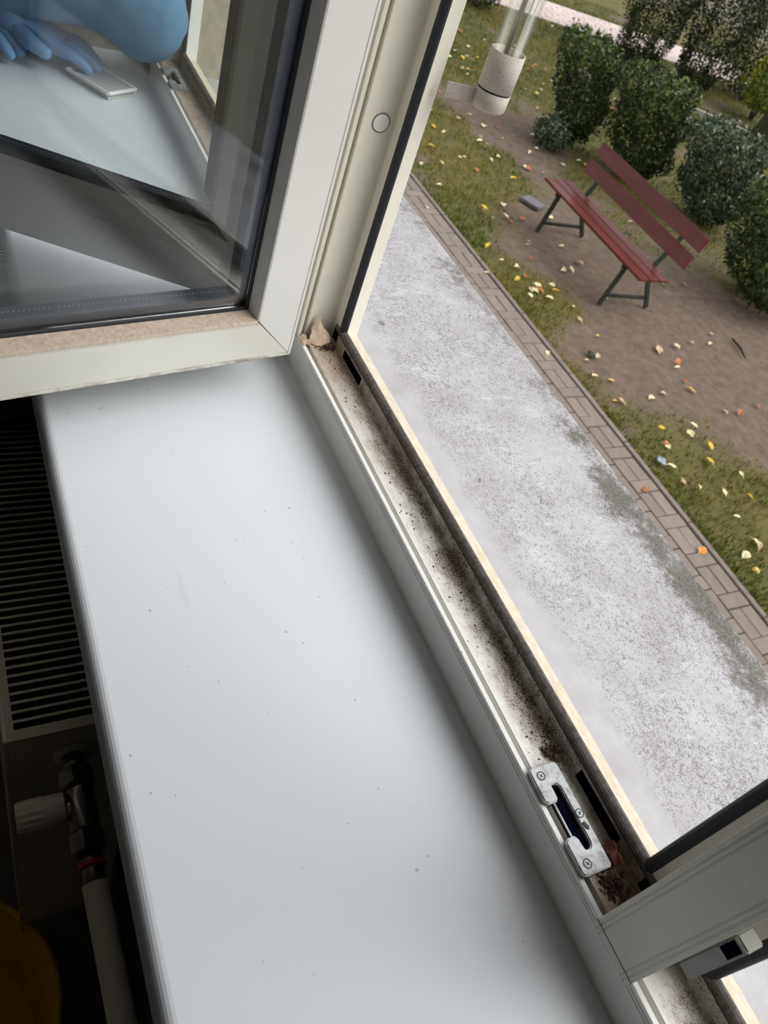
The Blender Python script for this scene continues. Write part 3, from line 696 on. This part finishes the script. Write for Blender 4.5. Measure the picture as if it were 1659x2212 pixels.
bm = bmesh.new(); box(bm, -3.1, 5.7, 0, 1.75, -.06, -.005); bm_obj('joint_sand', bm, simple('pale_sand', (140, 124, 112), .95), fp)

# grass
def grass(n, seed):
    r = np.random.default_rng(seed); m = n*4
    d = 4.375 + (r.random(m)**1.3)*10; x = -(r.random(m)*16) - 0.8; y = d
    # keep only what lies roughly in the view wedge
    k = (x/(y+1e-6) > -1.75) & (x < -.9 + .0*y)
    x, y = x[k], y[k]; s = soilness(x, y); k = (r.random(len(x)) > s*1.15) & (fbm(x, y, 4, 70) + r.random(len(x))*.35 > .48)
    x, y = x[k][:n], y[k][:n]; n = len(x); s = s[k][:n]
    a = r.random(n)*6.283; h = .018 + .035*r.random(n)*(1-s); w = .0035 + .0035*r.random(n); ln = .02*r.standard_normal((n, 2))
    ca, sa = np.cos(a)*w, np.sin(a)*w; z0 = np.full(n, -.012)
    A = np.stack([x-ca, y-sa, z0], -1); B = np.stack([x+ca, y+sa, z0], -1); C = np.stack([x+ln[:, 0], y+ln[:, 1], h], -1)
    V = np.stack([A, B, C], 1).reshape(-1, 3); t = r.random(n); hue = fbm(x, y, 1.2, 90)
    g1 = np.array(lin((96, 114, 22))); g2 = np.array(lin((150, 132, 56))); g3 = np.array(lin((60, 80, 18)))
    cc = g1[None]*(1-t[:, None]) + g3[None]*t[:, None]; q = np.clip((hue-.42)*4, 0, 1)[:, None]*(.35+.65*r.random((n, 1))); cc = cc*(1-q) + g2[None]*q
    cc = np.repeat(np.concatenate([cc, np.ones((n, 1))], 1), 3, 0)
    return npmesh('grass', V, np.arange(3*n), [3]*n, cc)
def tint_mat(name, rough=.8, mult=(1, 1, 1), trans=0.0):
    a = NM(name); t = a.n('ShaderNodeAttribute'); t.attribute_name = 'tint'; a.set(a.mix(1.0, t.outputs['Color'], mult, 'MULTIPLY'), rough, spec=.3)
    return a.m
o = link('grass', grass(90000, 5), tint_mat('grass_blades')); o['kind'] = 'stuff'; tag(o, 'short green and yellowing lawn grass around the bench', 'grass')

# ================================================================== BENCH
b0 = empty('bench', (-5.29, 5.55, 0), math.radians(-2.2)); tag(b0, 'red slatted garden bench with dark metal legs on the worn soil', 'bench')
RED = NM('red_painted_wood'); RED.set(RED.ramp(RED.noise(12, 4, .6, scale=(.3, 1, 1)), [(.3, lin((94, 42, 38))), (.7, lin((112, 55, 49)))]), .28, spec=.5); RED = RED.m
LEG = simple('dark_green_steel', (44, 50, 44), .5, var=.1)
for k, y in enumerate((-.165, -.045, .075)):
    bbox('seat_slat', -.895, .895, y, y+.112, .425, .450, RED, b0, bev=.004)
for y, z in ((.262, .575), (.318, .745)):
    bm = bmesh.new(); box(bm, -.895, .895, -.012, .012, 0, .135); bmesh.ops.bevel(bm, geom=bm.edges[:], offset=.004, segments=2, affect='EDGES')
    o = bm_obj('back_slat', bm, RED, b0); o.location = (0, y, z); o.rotation_euler = (math.radians(-14), 0, 0)
for sx in (-.64, .62):
    fr_ = empty('leg_frame', (sx, 0, 0)); fr_.parent = b0
    def bar(name, p, q, w=.042, t=.024):
        bm = bmesh.new(); p = Vector(p); q = Vector(q); d_ = (q-p).normalized(); s_ = Vector((1, 0, 0)); u_ = d_.cross(s_).normalized()
        prism(bm, [[c_ + s_*a_*t/2 + u_*b_*w/2 for a_, b_ in ((-1, -1), (1, -1), (1, 1), (-1, 1))] for c_ in (p, q)]); return bm_obj(name, bm, LEG, fr_)
    bar('front_leg', (0, -.17, 0), (0, -.10, .424)); bar('rear_leg', (0, .42, 0), (0, .17, .42)); bar('seat_bearer', (0, -.15, .405), (0, .21, .405), .036)
    bar('back_post', (0, .20, .40), (0, .392, .875)); bar('stretcher', (0, -.155, .10), (0, .36, .10), .03)

# ================================================================== SHRUBS, TREE
def shrub(name, label, loc_, h, w, dep, n, seed, pal, shape='box', stem_h=.2, group=None, leaf=.028, flare=0.0, lean=(0, 0)):
    r0_ = empty(name, loc_); tag(r0_, label, 'shrub', group)
    r = np.random.default_rng(seed)
    th_ = r.random(n)*2*np.pi; zz = r.random(n)
    bump = 1 + .16*np.sin(3*th_+seed) * np.sin(5*zz*3+seed) + .10*np.sin(7*th_+2*seed+6*zz)
    if shape == 'box': prof = np.clip(np.minimum(1, (zz*5)**.5), .55, 1)*np.clip(((1.06-zz)*7)**.5, .3, 1)
    elif shape == 'cone': prof = (.38+.62*zz**.8)*np.clip(((1.05-zz)*5)**.5, .3, 1)
    else: prof = np.sin(np.pi*np.clip(zz*.9+.08, 0, 1))**.6
    prof = prof*(1+flare*(zz-.5))
    sq = 1/np.maximum(np.abs(np.cos(th_)), np.abs(np.sin(th_)))**.45
    rad_ = (.55 + .45*r.random(n)**.4)*prof*bump*sq
    cx_ = np.cos(th_)*rad_*w/2 + lean[0]*zz; cy_ = np.sin(th_)*rad_*dep/2 + lean[1]*zz; cz_ = stem_h + zz*(h-stem_h) + .03*r.standard_normal(n)
    c = np.stack([cx_, cy_, cz_], -1)
    ax = r.standard_normal((n, 3)); ax[:, 2] += .4; ax /= np.linalg.norm(ax, axis=1)[:, None]
    b = np.cross(ax, r.standard_normal((n, 3))); b /= np.linalg.norm(b, axis=1)[:, None]
    L = leaf*(.6+.9*r.random(n))[:, None]; Wd_ = L*.42
    V = np.stack([c-ax*L, c+b*Wd_, c+ax*L, c-b*Wd_], 1).reshape(-1, 3)
    depthf = np.clip((rad_/(prof*bump*sq)-.55)/.45, 0, 1)
    t = r.random(n)[:, None]; P_ = [np.array(lin(p)) for p in pal]
    cc = P_[0]*(1-t)+P_[1]*t
    hi = (r.random(n) < .10+.25*(zz > .8))[:, None]; cc = np.where(hi, P_[2]*(.6+.5*t), cc)
    cc = np.repeat(np.concatenate([cc, np.ones((n, 1))], 1), 4, 0)
    me = npmesh('foliage', V, np.arange(4*n), [4]*n, cc)
    o = link('foliage', me, bpy.data.materials.get('leaf_foliage') or tint_mat('leaf_foliage', .55), r0_, kind='stuff')
    bk_ = bpy.data.materials.get('bark') or simple('bark', (70, 58, 44), .95, var=.25, sc=40)
    for k in range(4):
        a_ = k*1.6+seed; tube_obj('stem', [(.03*math.cos(a_), .03*math.sin(a_), -.02), (.09*math.cos(a_)*w, .09*math.sin(a_)*w, stem_h+.1), (.30*math.cos(a_)*w, .30*math.sin(a_)*dep, h*.75)], [.016, .012, .005], bk_, r0_, 7)
    return r0_
PG = [(34, 48, 22), (62, 80, 36), (112, 130, 62)]; PD = [(26, 38, 20), (50, 66, 32), (104, 112, 58)]; PBL = [(40, 56, 40), (74, 92, 66), (140, 150, 120)]
shrub('clipped_shrub', 'tall narrow clipped green shrub standing alone on the lawn behind the bench end', (-8.30, 7.42, 0), 1.25, .66, .66, 6500, 1, PG, 'box', .14, flare=.3, lean=(-.13, -.26))
shrub('clipped_shrub', 'broad rounded clipped shrub directly behind the bench backrest', (-7.55, 7.95, 0), 1.22, .84, .86, 9500, 2, PG, 'box', .08, flare=.2, lean=(-.10, -.22))
shrub('clipped_shrub', 'dark shrub behind the middle of the bench, bluish leaves on its crown', (-6.50, 8.35, 0), 1.10, .85, .85, 8000, 3, PBL, 'box', .10, flare=.2, lean=(-.10, -.22))
shrub('clipped_shrub', 'dense dark shrub beside the near end of the bench at the picture edge', (-4.75, 7.75, 0), 1.15, 1.1, 1.0, 10000, 4, PG, 'box', .08, lean=(-.10, -.2))
shrub('wild_bush', 'large dark bush beside the pale slab path, leftmost of the far bushes', (-12.75, 12.0, 0), 2.6, 1.75, 1.7, 15000, 5, PD, 'cone', .05)
shrub('wild_bush', 'large dark bush with bare stems, middle one of the far bushes', (-12.2, 13.1, 0), 2.8, 1.75, 1.7, 15000, 6, PD, 'cone', .05)
shrub('wild_bush', 'large yellow-tipped bush, rightmost of the far bushes before the tree', (-12.1, 14.5, 0), 3.0, 2.0, 1.9, 16000, 8, [(36, 50, 20), (88, 100, 40), (170, 164, 66)], 'cone', .05)
shrub('wild_bush', 'small spiky dark plant at the lawn edge behind the thermometer', (-14.0, 9.0, 0), .8, .9, .8, 2500, 9, PD, 'ball', .05)
shrub('leafy_sapling', 'bright yellow-green sapling leaves beside the mossy tree trunk', (-10.9, 13.6, 0), 1.1, .9, .8, 1800, 12, [(90, 110, 30), (140, 150, 50), (190, 186, 80)], 'ball', .2, leaf=.05)
shrub('low_plant', 'low dark green tuft at the foot of the tall narrow shrub', (-8.15, 6.95, 0), .35, .5, .45, 900, 13, PBL, 'ball', .0)
tr = empty('tree', (-9.15, 12.0, 0)); tag(tr, 'thick dark mossy tree trunk at the edge of the lawn', 'tree')
TB = simple('mossy_bark', (58, 62, 36), .95, var=.25, sc=14, bump=.6)
tube_obj('trunk', [(0, 0, -.1), (0, 0, .05), (.02, 0, .5), (.0, .03, 1.4), (-.03, .02, 3.0), (.05, 0, 4.6)], [.34, .30, .23, .20, .18, .14], TB, tr, 18)
r = np.random.default_rng(77); n = 9000
u_ = r.standard_normal((n, 3)); u_ /= np.linalg.norm(u_, axis=1)[:, None]; c = u_*(1.9*r.random(n)**.33)[:, None]*np.array([1, 1, .7]) + [0, 0, 5.6]
ax = r.standard_normal((n, 3)); ax /= np.linalg.norm(ax, axis=1)[:, None]; b = np.cross(ax, u_); b /= np.linalg.norm(b, axis=1)[:, None]
V = np.stack([c-ax*.06, c+b*.03, c+ax*.06, c-b*.03], 1).reshape(-1, 3); t = r.random((n, 1)); cc = np.array(lin((70, 84, 30)))*(1-t)+np.array(lin((160, 150, 50)))*t
link('crown', npmesh('crown', V, np.arange(4*n), [4]*n, np.repeat(np.concatenate([cc, np.ones((n, 1))], 1), 4, 0)), bpy.data.materials['leaf_foliage'], tr, kind='stuff')
# pale kerbs and bare rails behind the shrubs
KB = simple('pale_concrete', (168, 164, 156), .9, var=.1)
def bar3(name, p, q, w, h, mat, label, cat):
    bm = bmesh.new(); p = Vector(p); q = Vector(q); d_ = (q-p).normalized(); s_ = Vector((-d_.y, d_.x, 0))
    prism(bm, [[c_ + s_*a_*w/2 + Vector((0, 0, b_*h)) for a_, b_ in ((-1, 0), (1, 0), (1, 1), (-1, 1))] for c_ in (p, q)]); bmesh.ops.bevel(bm, geom=bm.edges[:], offset=.006, segments=1, affect='EDGES')
    tag(bm_obj(name, bm, mat), label, cat)
bar3('kerb_stone', (-10.10, 11.10, -.02), (-9.25, 11.35, -.02), .07, .09, KB, 'pale concrete kerb running behind the broad clipped shrub', 'kerb')
bar3('kerb_stone', (-10.9, 11.55, -.02), (-9.9, 12.75, -.02), .07, .09, KB, 'pale concrete kerb leading towards the tree trunk', 'kerb')
bar3('kerb_stone', (-8.45, 10.95, -.02), (-7.4, 11.45, -.02), .07, .10, KB, 'pale concrete kerb between the dark shrubs at the picture edge', 'kerb')
o = bbox('stone_slab', -.12, .12, -.09, .09, 0, .035, simple('grey_stone', (112, 110, 116), .7, var=.1), bev=.006); o.location = (-6.52, 5.70, 0); o.rotation_euler = (0, 0, .5); tag(o, 'small grey stone block on the grass beside the bench', 'stone')
o = tube_obj('stick', [(-4.15, 6.72, .012), (-3.98, 6.68, .018), (-3.85, 6.62, .012)], [.010, .013, .006], simple('dark_wood', (60, 48, 38), .9)); tag(o, 'short dark stick lying on the bare soil', 'stick')
def crumple(name, loc_, s, mat, label, cat, seed):
    rg = random.Random(seed); bm = bmesh.new(); bmesh.ops.create_icosphere(bm, subdivisions=2, radius=1)
    for v in bm.verts: v.co = Vector((v.co.x*s*rg.uniform(.6, 1.2), v.co.y*s*.7*rg.uniform(.6, 1.2), max(-.2, v.co.z)*s*.35*rg.uniform(.5, 1.3)))
    o = bm_obj(name, bm, mat); o.location = loc_; tag(o, label, cat)
crumple('plastic_scrap', (-2.665, 4.52, .02), .055, simple('pale_blue_plastic', (150, 162, 172), .35), 'crumpled pale blue plastic scrap at the edge of the paving', 'litter', 5)
crumple('plastic_scrap', (-3.92, 4.72, .012), .055, simple('dark_green_scrap', (36, 58, 40), .6), 'dark green curled scrap on the bare soil near the paving', 'litter', 8)

# ================================================================== FALLEN LEAVES
def leaf_mesh(kind, seed):
    rg = random.Random(seed); bm = bmesh.new(); k = 6
    mid = [bm.verts.new((-.5 + i/(k-1), 0, .10*math.sin(math.pi*i/(k-1)))) for i in range(k)]
    for s_ in (1, -1):
        ed = [mid[0]] + [bm.verts.new((-.5+i/(k-1)+.02*rg.uniform(-1, 1), s_*kind*math.sin(math.pi*(i/(k-1))**.9)*(1+.15*rg.uniform(-1, 1)), .16+.05*rg.uniform(-1, 1))) for i in range(1, k-1)] + [mid[-1]]
        for i in range(k-1):
            f = [mid[i], mid[i+1], ed[i+1], ed[i]]; f = list(dict.fromkeys(f))
            if len(f) > 2: bm.faces.new(f if s_ > 0 else f[::-1])
    st_ = [bm.verts.new(p) for p in ((.5, .015, .03), (.5, -.015, .03), (.72, -.01, 0), (.72, .01, 0))]; bm.faces.new(st_)
    m_ = bpy.data.meshes.new('fallen_leaf'); bm.to_mesh(m_); bm.free(); return m_
LC = {'pale yellow': (232, 222, 172), 'bright yellow': (214, 176, 52), 'orange brown': (178, 104, 58), 'buff': (196, 172, 132)}
LM = {}
for i, (k, c) in enumerate(LC.items()):
    mt = simple('leaf_' + k.replace(' ', '_'), c, .6, var=.15, sc=5)
    LM[k] = [leaf_mesh(w, i*7+j) for j, w in enumerate((.22, .30, .38))]
    for m_ in LM[k]: m_.materials.append(mt)
def add_leaf(x, y, z, k, s, label, group=None, rz=None):
    o = bpy.data.objects.new('fallen_leaf', random.choice(LM[k])); COL.objects.link(o)
    o.location = (x, y, z); o.rotation_euler = (random.gauss(0, .18), random.gauss(0, .18), random.uniform(0, 6.28) if rz is None else rz); o.scale = (s, s, s)
    tag(o, label, 'leaf', group); return o
add_leaf(-1.85, 4.25, .004, 'orange brown', .085, 'big orange leaf lying alone on the nearest paving blocks')
bpy.data.objects['fallen_leaf'].data = LM['bright yellow'][2].copy(); bpy.data.objects['fallen_leaf'].data.materials[0] = simple('leaf_amber', (214, 146, 62), .6, var=.1)
add_leaf(-2.42, 4.17, .004, 'orange brown', .07, 'reddish leaf half hidden by the outer sill edge on the paving')
add_leaf(-3.12, 5.85, .01, 'orange brown', .10, 'large reddish brown leaf where the bare soil meets the lawn near the picture edge')
add_leaf(-6.28, 4.92, .02, 'bright yellow', .10, 'large yellow leaf on the grass before the far bench leg')
add_leaf(-4.83, 4.72, .02, 'orange brown', .11, 'broad salmon coloured leaf on the grass strip before the bench')
add_leaf(-6.05, 6.5, .02, 'bright yellow', .10, 'round bright yellow leaf on the ground behind the bench seat')
rg = random.Random(99); cnt = 0; tries = 0
while cnt < 285 and tries < 20000:
    tries += 1
    y = 4.55 + 8.0*rg.random()**1.5; x = -(1.0 + 1.55*y*rg.random())
    if x/y < -1.62 or x < -14: continue
    if abs(x+5.29) < .9 and abs(y-5.55) < .18 and False: continue
    skip = False
    for (sx, sy, sr) in ((-8.25, 7.45, .35), (-7.62, 7.72, .45), (-6.35, 8.3, .45), (-4.75, 7.75, .6), (-12.75, 12, .6), (-12, 12.75, .6), (-12.2, 14.3, .8), (-8.75, 11.9, .3)):
        if math.hypot(x-sx, y-sy) < sr: skip = True
    if skip: continue
    so_ = float(soilness(np.array([x]), np.array([y]))[0])
    k = rg.choices(list(LC), [5, 2.4, 1.2, 2.4])[0]; s = rg.uniform(.05, .10)
    onsoil = so_ > .5
    if y > 8.2: zone = 'the far lawn beyond the clipped shrubs'
    elif onsoil: zone = 'the bare soil around the bench'
    else: zone = 'the grass around the bench'
    add_leaf(x, y, .008 if onsoil else .022, k, s, f'small {k} fallen leaf on {zone}', f'{k} leaves on {zone}'); cnt += 1
for i, (x, y) in enumerate([(-5.1, 4.3), (-3.95, 4.27), (-6.2, 4.2)]):
    add_leaf(x, y, .004, 'pale yellow', .05, 'small pale yellow fallen leaf on the paving blocks', 'pale yellow leaves on the paving')

# ================================================================== PERSON CLEANING THE NEXT BAY
SHIRT = simple('blue_shirt', (92, 136, 168), .85, var=.08, sc=14, bump=.2); SKIN = simple('skin', (196, 152, 132), .55, var=.04); GLOVE = simple('blue_glove', (112, 160, 206), .45, var=.05)
TROU = simple('dark_trousers', (46, 50, 62), .9); HAIR = simple('brown_hair', (66, 48, 36), .7)
def skinned(name, verts, edges, radii, mat, parent, root=0, sub=2):
    me = bpy.data.meshes.new(name); me.from_pydata(verts, edges, []); o = link(name, me, mat, parent)
    sk = o.modifiers.new('skin', 'SKIN'); sk.use_smooth_shade = True
    for i, v in enumerate(me.skin_vertices[0].data):
        rr = radii[i]; v.radius = rr if isinstance(rr, tuple) else (rr, rr); v.use_root = (i == root)
    s_ = o.modifiers.new('sub', 'SUBSURF'); s_.levels = sub; s_.render_levels = sub
    return o
per = empty('person', (-1.86, -.16, 1.65)); tag(per, 'person in a blue shirt and blue rubber gloves leaning over the sill, wiping it', 'person')
PO = Vector((1.86, .16, -1.65))
J = dict(pel=(-1.72, -.18, 2.50), wst=(-1.62, .00, 2.68), ch=(-1.50, .225, 2.755), nk=(-1.54, .29, 2.91), hd0=(-1.53, .33, 2.98), hd=(-1.52, .36, 3.06), hd2=(-1.52, .37, 3.13),
         sA=(-1.68, .06, 2.84), eA=(-1.70, -.07, 2.67), wA=(-1.545, .055, 2.600), sB=(-1.425, .330, 2.660), eB=(-1.63, .11, 2.76), wB=(-1.495, .135, 2.612),
         hL=(-1.81, -.14, 2.46), kL=(-1.84, -.12, 2.06), aL=(-1.84, -.18, 1.72), tL=(-1.82, -.05, 1.675), hR=(-1.63, -.22, 2.46), kR=(-1.62, -.18, 2.06), aR=(-1.62, -.25, 1.72), tR=(-1.60, -.12, 1.675))
names = list(J); V_ = [tuple(Vector(J[k])+PO) for k in names]; I = {k: i for i, k in enumerate(names)}
ED = [('pel', 'wst'), ('wst', 'ch'), ('ch', 'nk'), ('nk', 'hd0'), ('hd0', 'hd'), ('hd', 'hd2'), ('ch', 'sA'), ('sA', 'eA'), ('eA', 'wA'), ('ch', 'sB'), ('sB', 'eB'), ('eB', 'wB'), ('pel', 'hL'), ('hL', 'kL'), ('kL', 'aL'), ('aL', 'tL'), ('pel', 'hR'), ('hR', 'kR'), ('kR', 'aR'), ('aR', 'tR')]
RD = dict(pel=.10, wst=.09, ch=.095, nk=.055, hd0=.065, hd=.085, hd2=.07, sA=.045, eA=.038, wA=.028, sB=.042, eB=.038, wB=.028, hL=.085, kL=.055, aL=.04, tL=.035, hR=.085, kR=.055, aR=.04, tR=.035)
skinned('body', V_, [(I[a], I[b]) for a, b in ED], [RD[k] for k in names], SKIN, per)
def sub(keys, edges, rad_, name, mat):
    ii = {k: i for i, k in enumerate(keys)}; skinned(name, [tuple(Vector(J[k])+PO) for k in keys], [(ii[a], ii[b]) for a, b in edges], rad_, mat, per)
J['mA'] = tuple((Vector(J['sA'])*.35 + Vector(J['eA'])*.65)); J['mB'] = tuple(Vector(J['eB'])*.97+Vector(J['wB'])*.03)
bm = bmesh.new()
for a_, b_, ra, rb_ in (('pel', 'wst', .135, .135), ('wst', 'ch', .135, .150), ('ch', 'sA', .12, .075), ('sA', 'mA', .070, .058), ('ch', 'sB', .130, .068), ('sB', 'eB', .064, .055), ('ch', 'nk', .10, .062)):
    for i in range(9):
        t = i/8; c_ = Vector(J[a_]).lerp(Vector(J[b_]), t) + PO; rr = ra*(1-t)+rb_*t
        bmesh.ops.create_icosphere(bm, subdivisions=2, radius=rr, matrix=Matrix.Translation(c_))
o = bm_obj('shirt', bm, SHIRT, per, True); rm = o.modifiers.new('remesh', 'REMESH'); rm.mode = 'VOXEL'; rm.voxel_size = .011; rm.use_smooth_shade = True
sm_ = o.modifiers.new('smooth', 'SMOOTH'); sm_.iterations = 6
tx = bpy.data.textures.new('folds', 'CLOUDS'); tx.noise_scale = .09; dm_ = o.modifiers.new('folds', 'DISPLACE'); dm_.texture = tx; dm_.strength = .022; dm_.mid_level = .5
sub(['pel', 'hL', 'kL', 'aL', 'hR', 'kR', 'aR'], [('pel', 'hL'), ('hL', 'kL'), ('kL', 'aL'), ('pel', 'hR'), ('hR', 'kR'), ('kR', 'aR')], [.128, .098, .07, .058, .098, .07, .058], 'trousers', TROU)
hc = Vector(J['hd'])+PO
def ico(name, c, s, mat, sub_=3):
    bm = bmesh.new(); bmesh.ops.create_icosphere(bm, subdivisions=sub_, radius=1, matrix=Matrix.Translation(c) @ Matrix.Diagonal((*s, 1))); return bm_obj(name, bm, mat, per, True)
ico('hair', hc + Vector((-.02, -.03, .045)), (.098, .10, .10), HAIR); ico('nose', hc + Vector((.03, .088, .0)), (.013, .02, .018), SKIN)
EYE = simple('eye_white', (225, 225, 220), .2)
ico('eye', hc + Vector((.058, .060, .022)), (.013, .013, .010), EYE, 2); ico('eye', hc + Vector((-.008, .084, .022)), (.013, .013, .010), EYE, 2)
ico('mouth', hc + Vector((.022, .078, -.040)), (.022, .010, .006), simple('lips', (170, 100, 95), .5), 2); ico('ear', hc + Vector((.088, -.010, .0)), (.010, .020, .028), SKIN, 2)
def hand(wrist, fwd, side, name='glove'):
    """gloved hand: palm on the sill, fingers slightly curled"""
    w = Vector(wrist)+PO; f = Vector(fwd).normalized(); s_ = Vector(side).normalized(); dn = Vector((0, 0, -1))
    V = [w - f*.035 + Vector((0, 0, .006)), w, w + f*.045 + dn*.008, w + f*.080 + dn*.012]; E_ = [(0, 1), (1, 2), (2, 3)]; Rr = [(.038, .036), (.030, .026), (.036, .017), (.030, .014)]
    for k, (ofs, ln) in enumerate(((-.030, .058), (-.010, .068), (.010, .064), (.029, .048))):
        b0_ = w + f*.078 + s_*ofs*.95 + dn*.012; i0 = len(V)
        V += [b0_, b0_ + f*ln*.45 + s_*ofs*.15 + Vector((0, 0, .004)), b0_ + f*ln*.8 + s_*ofs*.2 + dn*.006, b0_ + f*ln + s_*ofs*.2 + dn*.014]
        E_ += [(3, i0), (i0, i0+1), (i0+1, i0+2), (i0+2, i0+3)]; Rr += [.0115, .0105, .0095, .0080]
    i0 = len(V); V += [w + f*.020 - s_*.030 + dn*.006, w + f*.050 - s_*.052 + dn*.010, w + f*.078 - s_*.058 + dn*.014]
    E_ += [(1, i0), (i0, i0+1), (i0+1, i0+2)]; Rr += [.015, .0125, .0095]
    return skinned(name, [tuple(v) for v in V], E_, Rr, GLOVE, per, 1)
hand((-1.545, .055, 2.600), (.80, .60, -.08), (-.60, .80, 0)); hand((-1.495, .135, 2.603), (.35, .93, -.12), (-.93, .35, 0))
# wiping pad under the near hand
bm = bmesh.new(); box(bm, -.045, .045, -.030, .030, 0, .010)
for v in bm.verts:
    if v.co.z > .005: v.co.x *= .85; v.co.y *= .85
pd = bm_obj('wiping_pad', bm, simple('grey_pad', (176, 178, 172), .6)); pd.location = (-1.405, .262, 2.5505); pd.rotation_euler = (0, 0, .6)
tag(pd, 'flat grey wiping pad with raised rim under the gloved hand', 'cleaning pad')
bm = bmesh.new()
for a_, b_ in (((-.045, -.030), (.045, -.030)), ((.045, -.030), (.045, .030)), ((.045, .030), (-.045, .030)), ((-.045, .030), (-.045, -.030))):
    tube(bm, [(*a_, .010), (*b_, .010)], .003, 8)
bm_obj('rim', bm, simple('white_rim', (226, 228, 224), .4), pd)
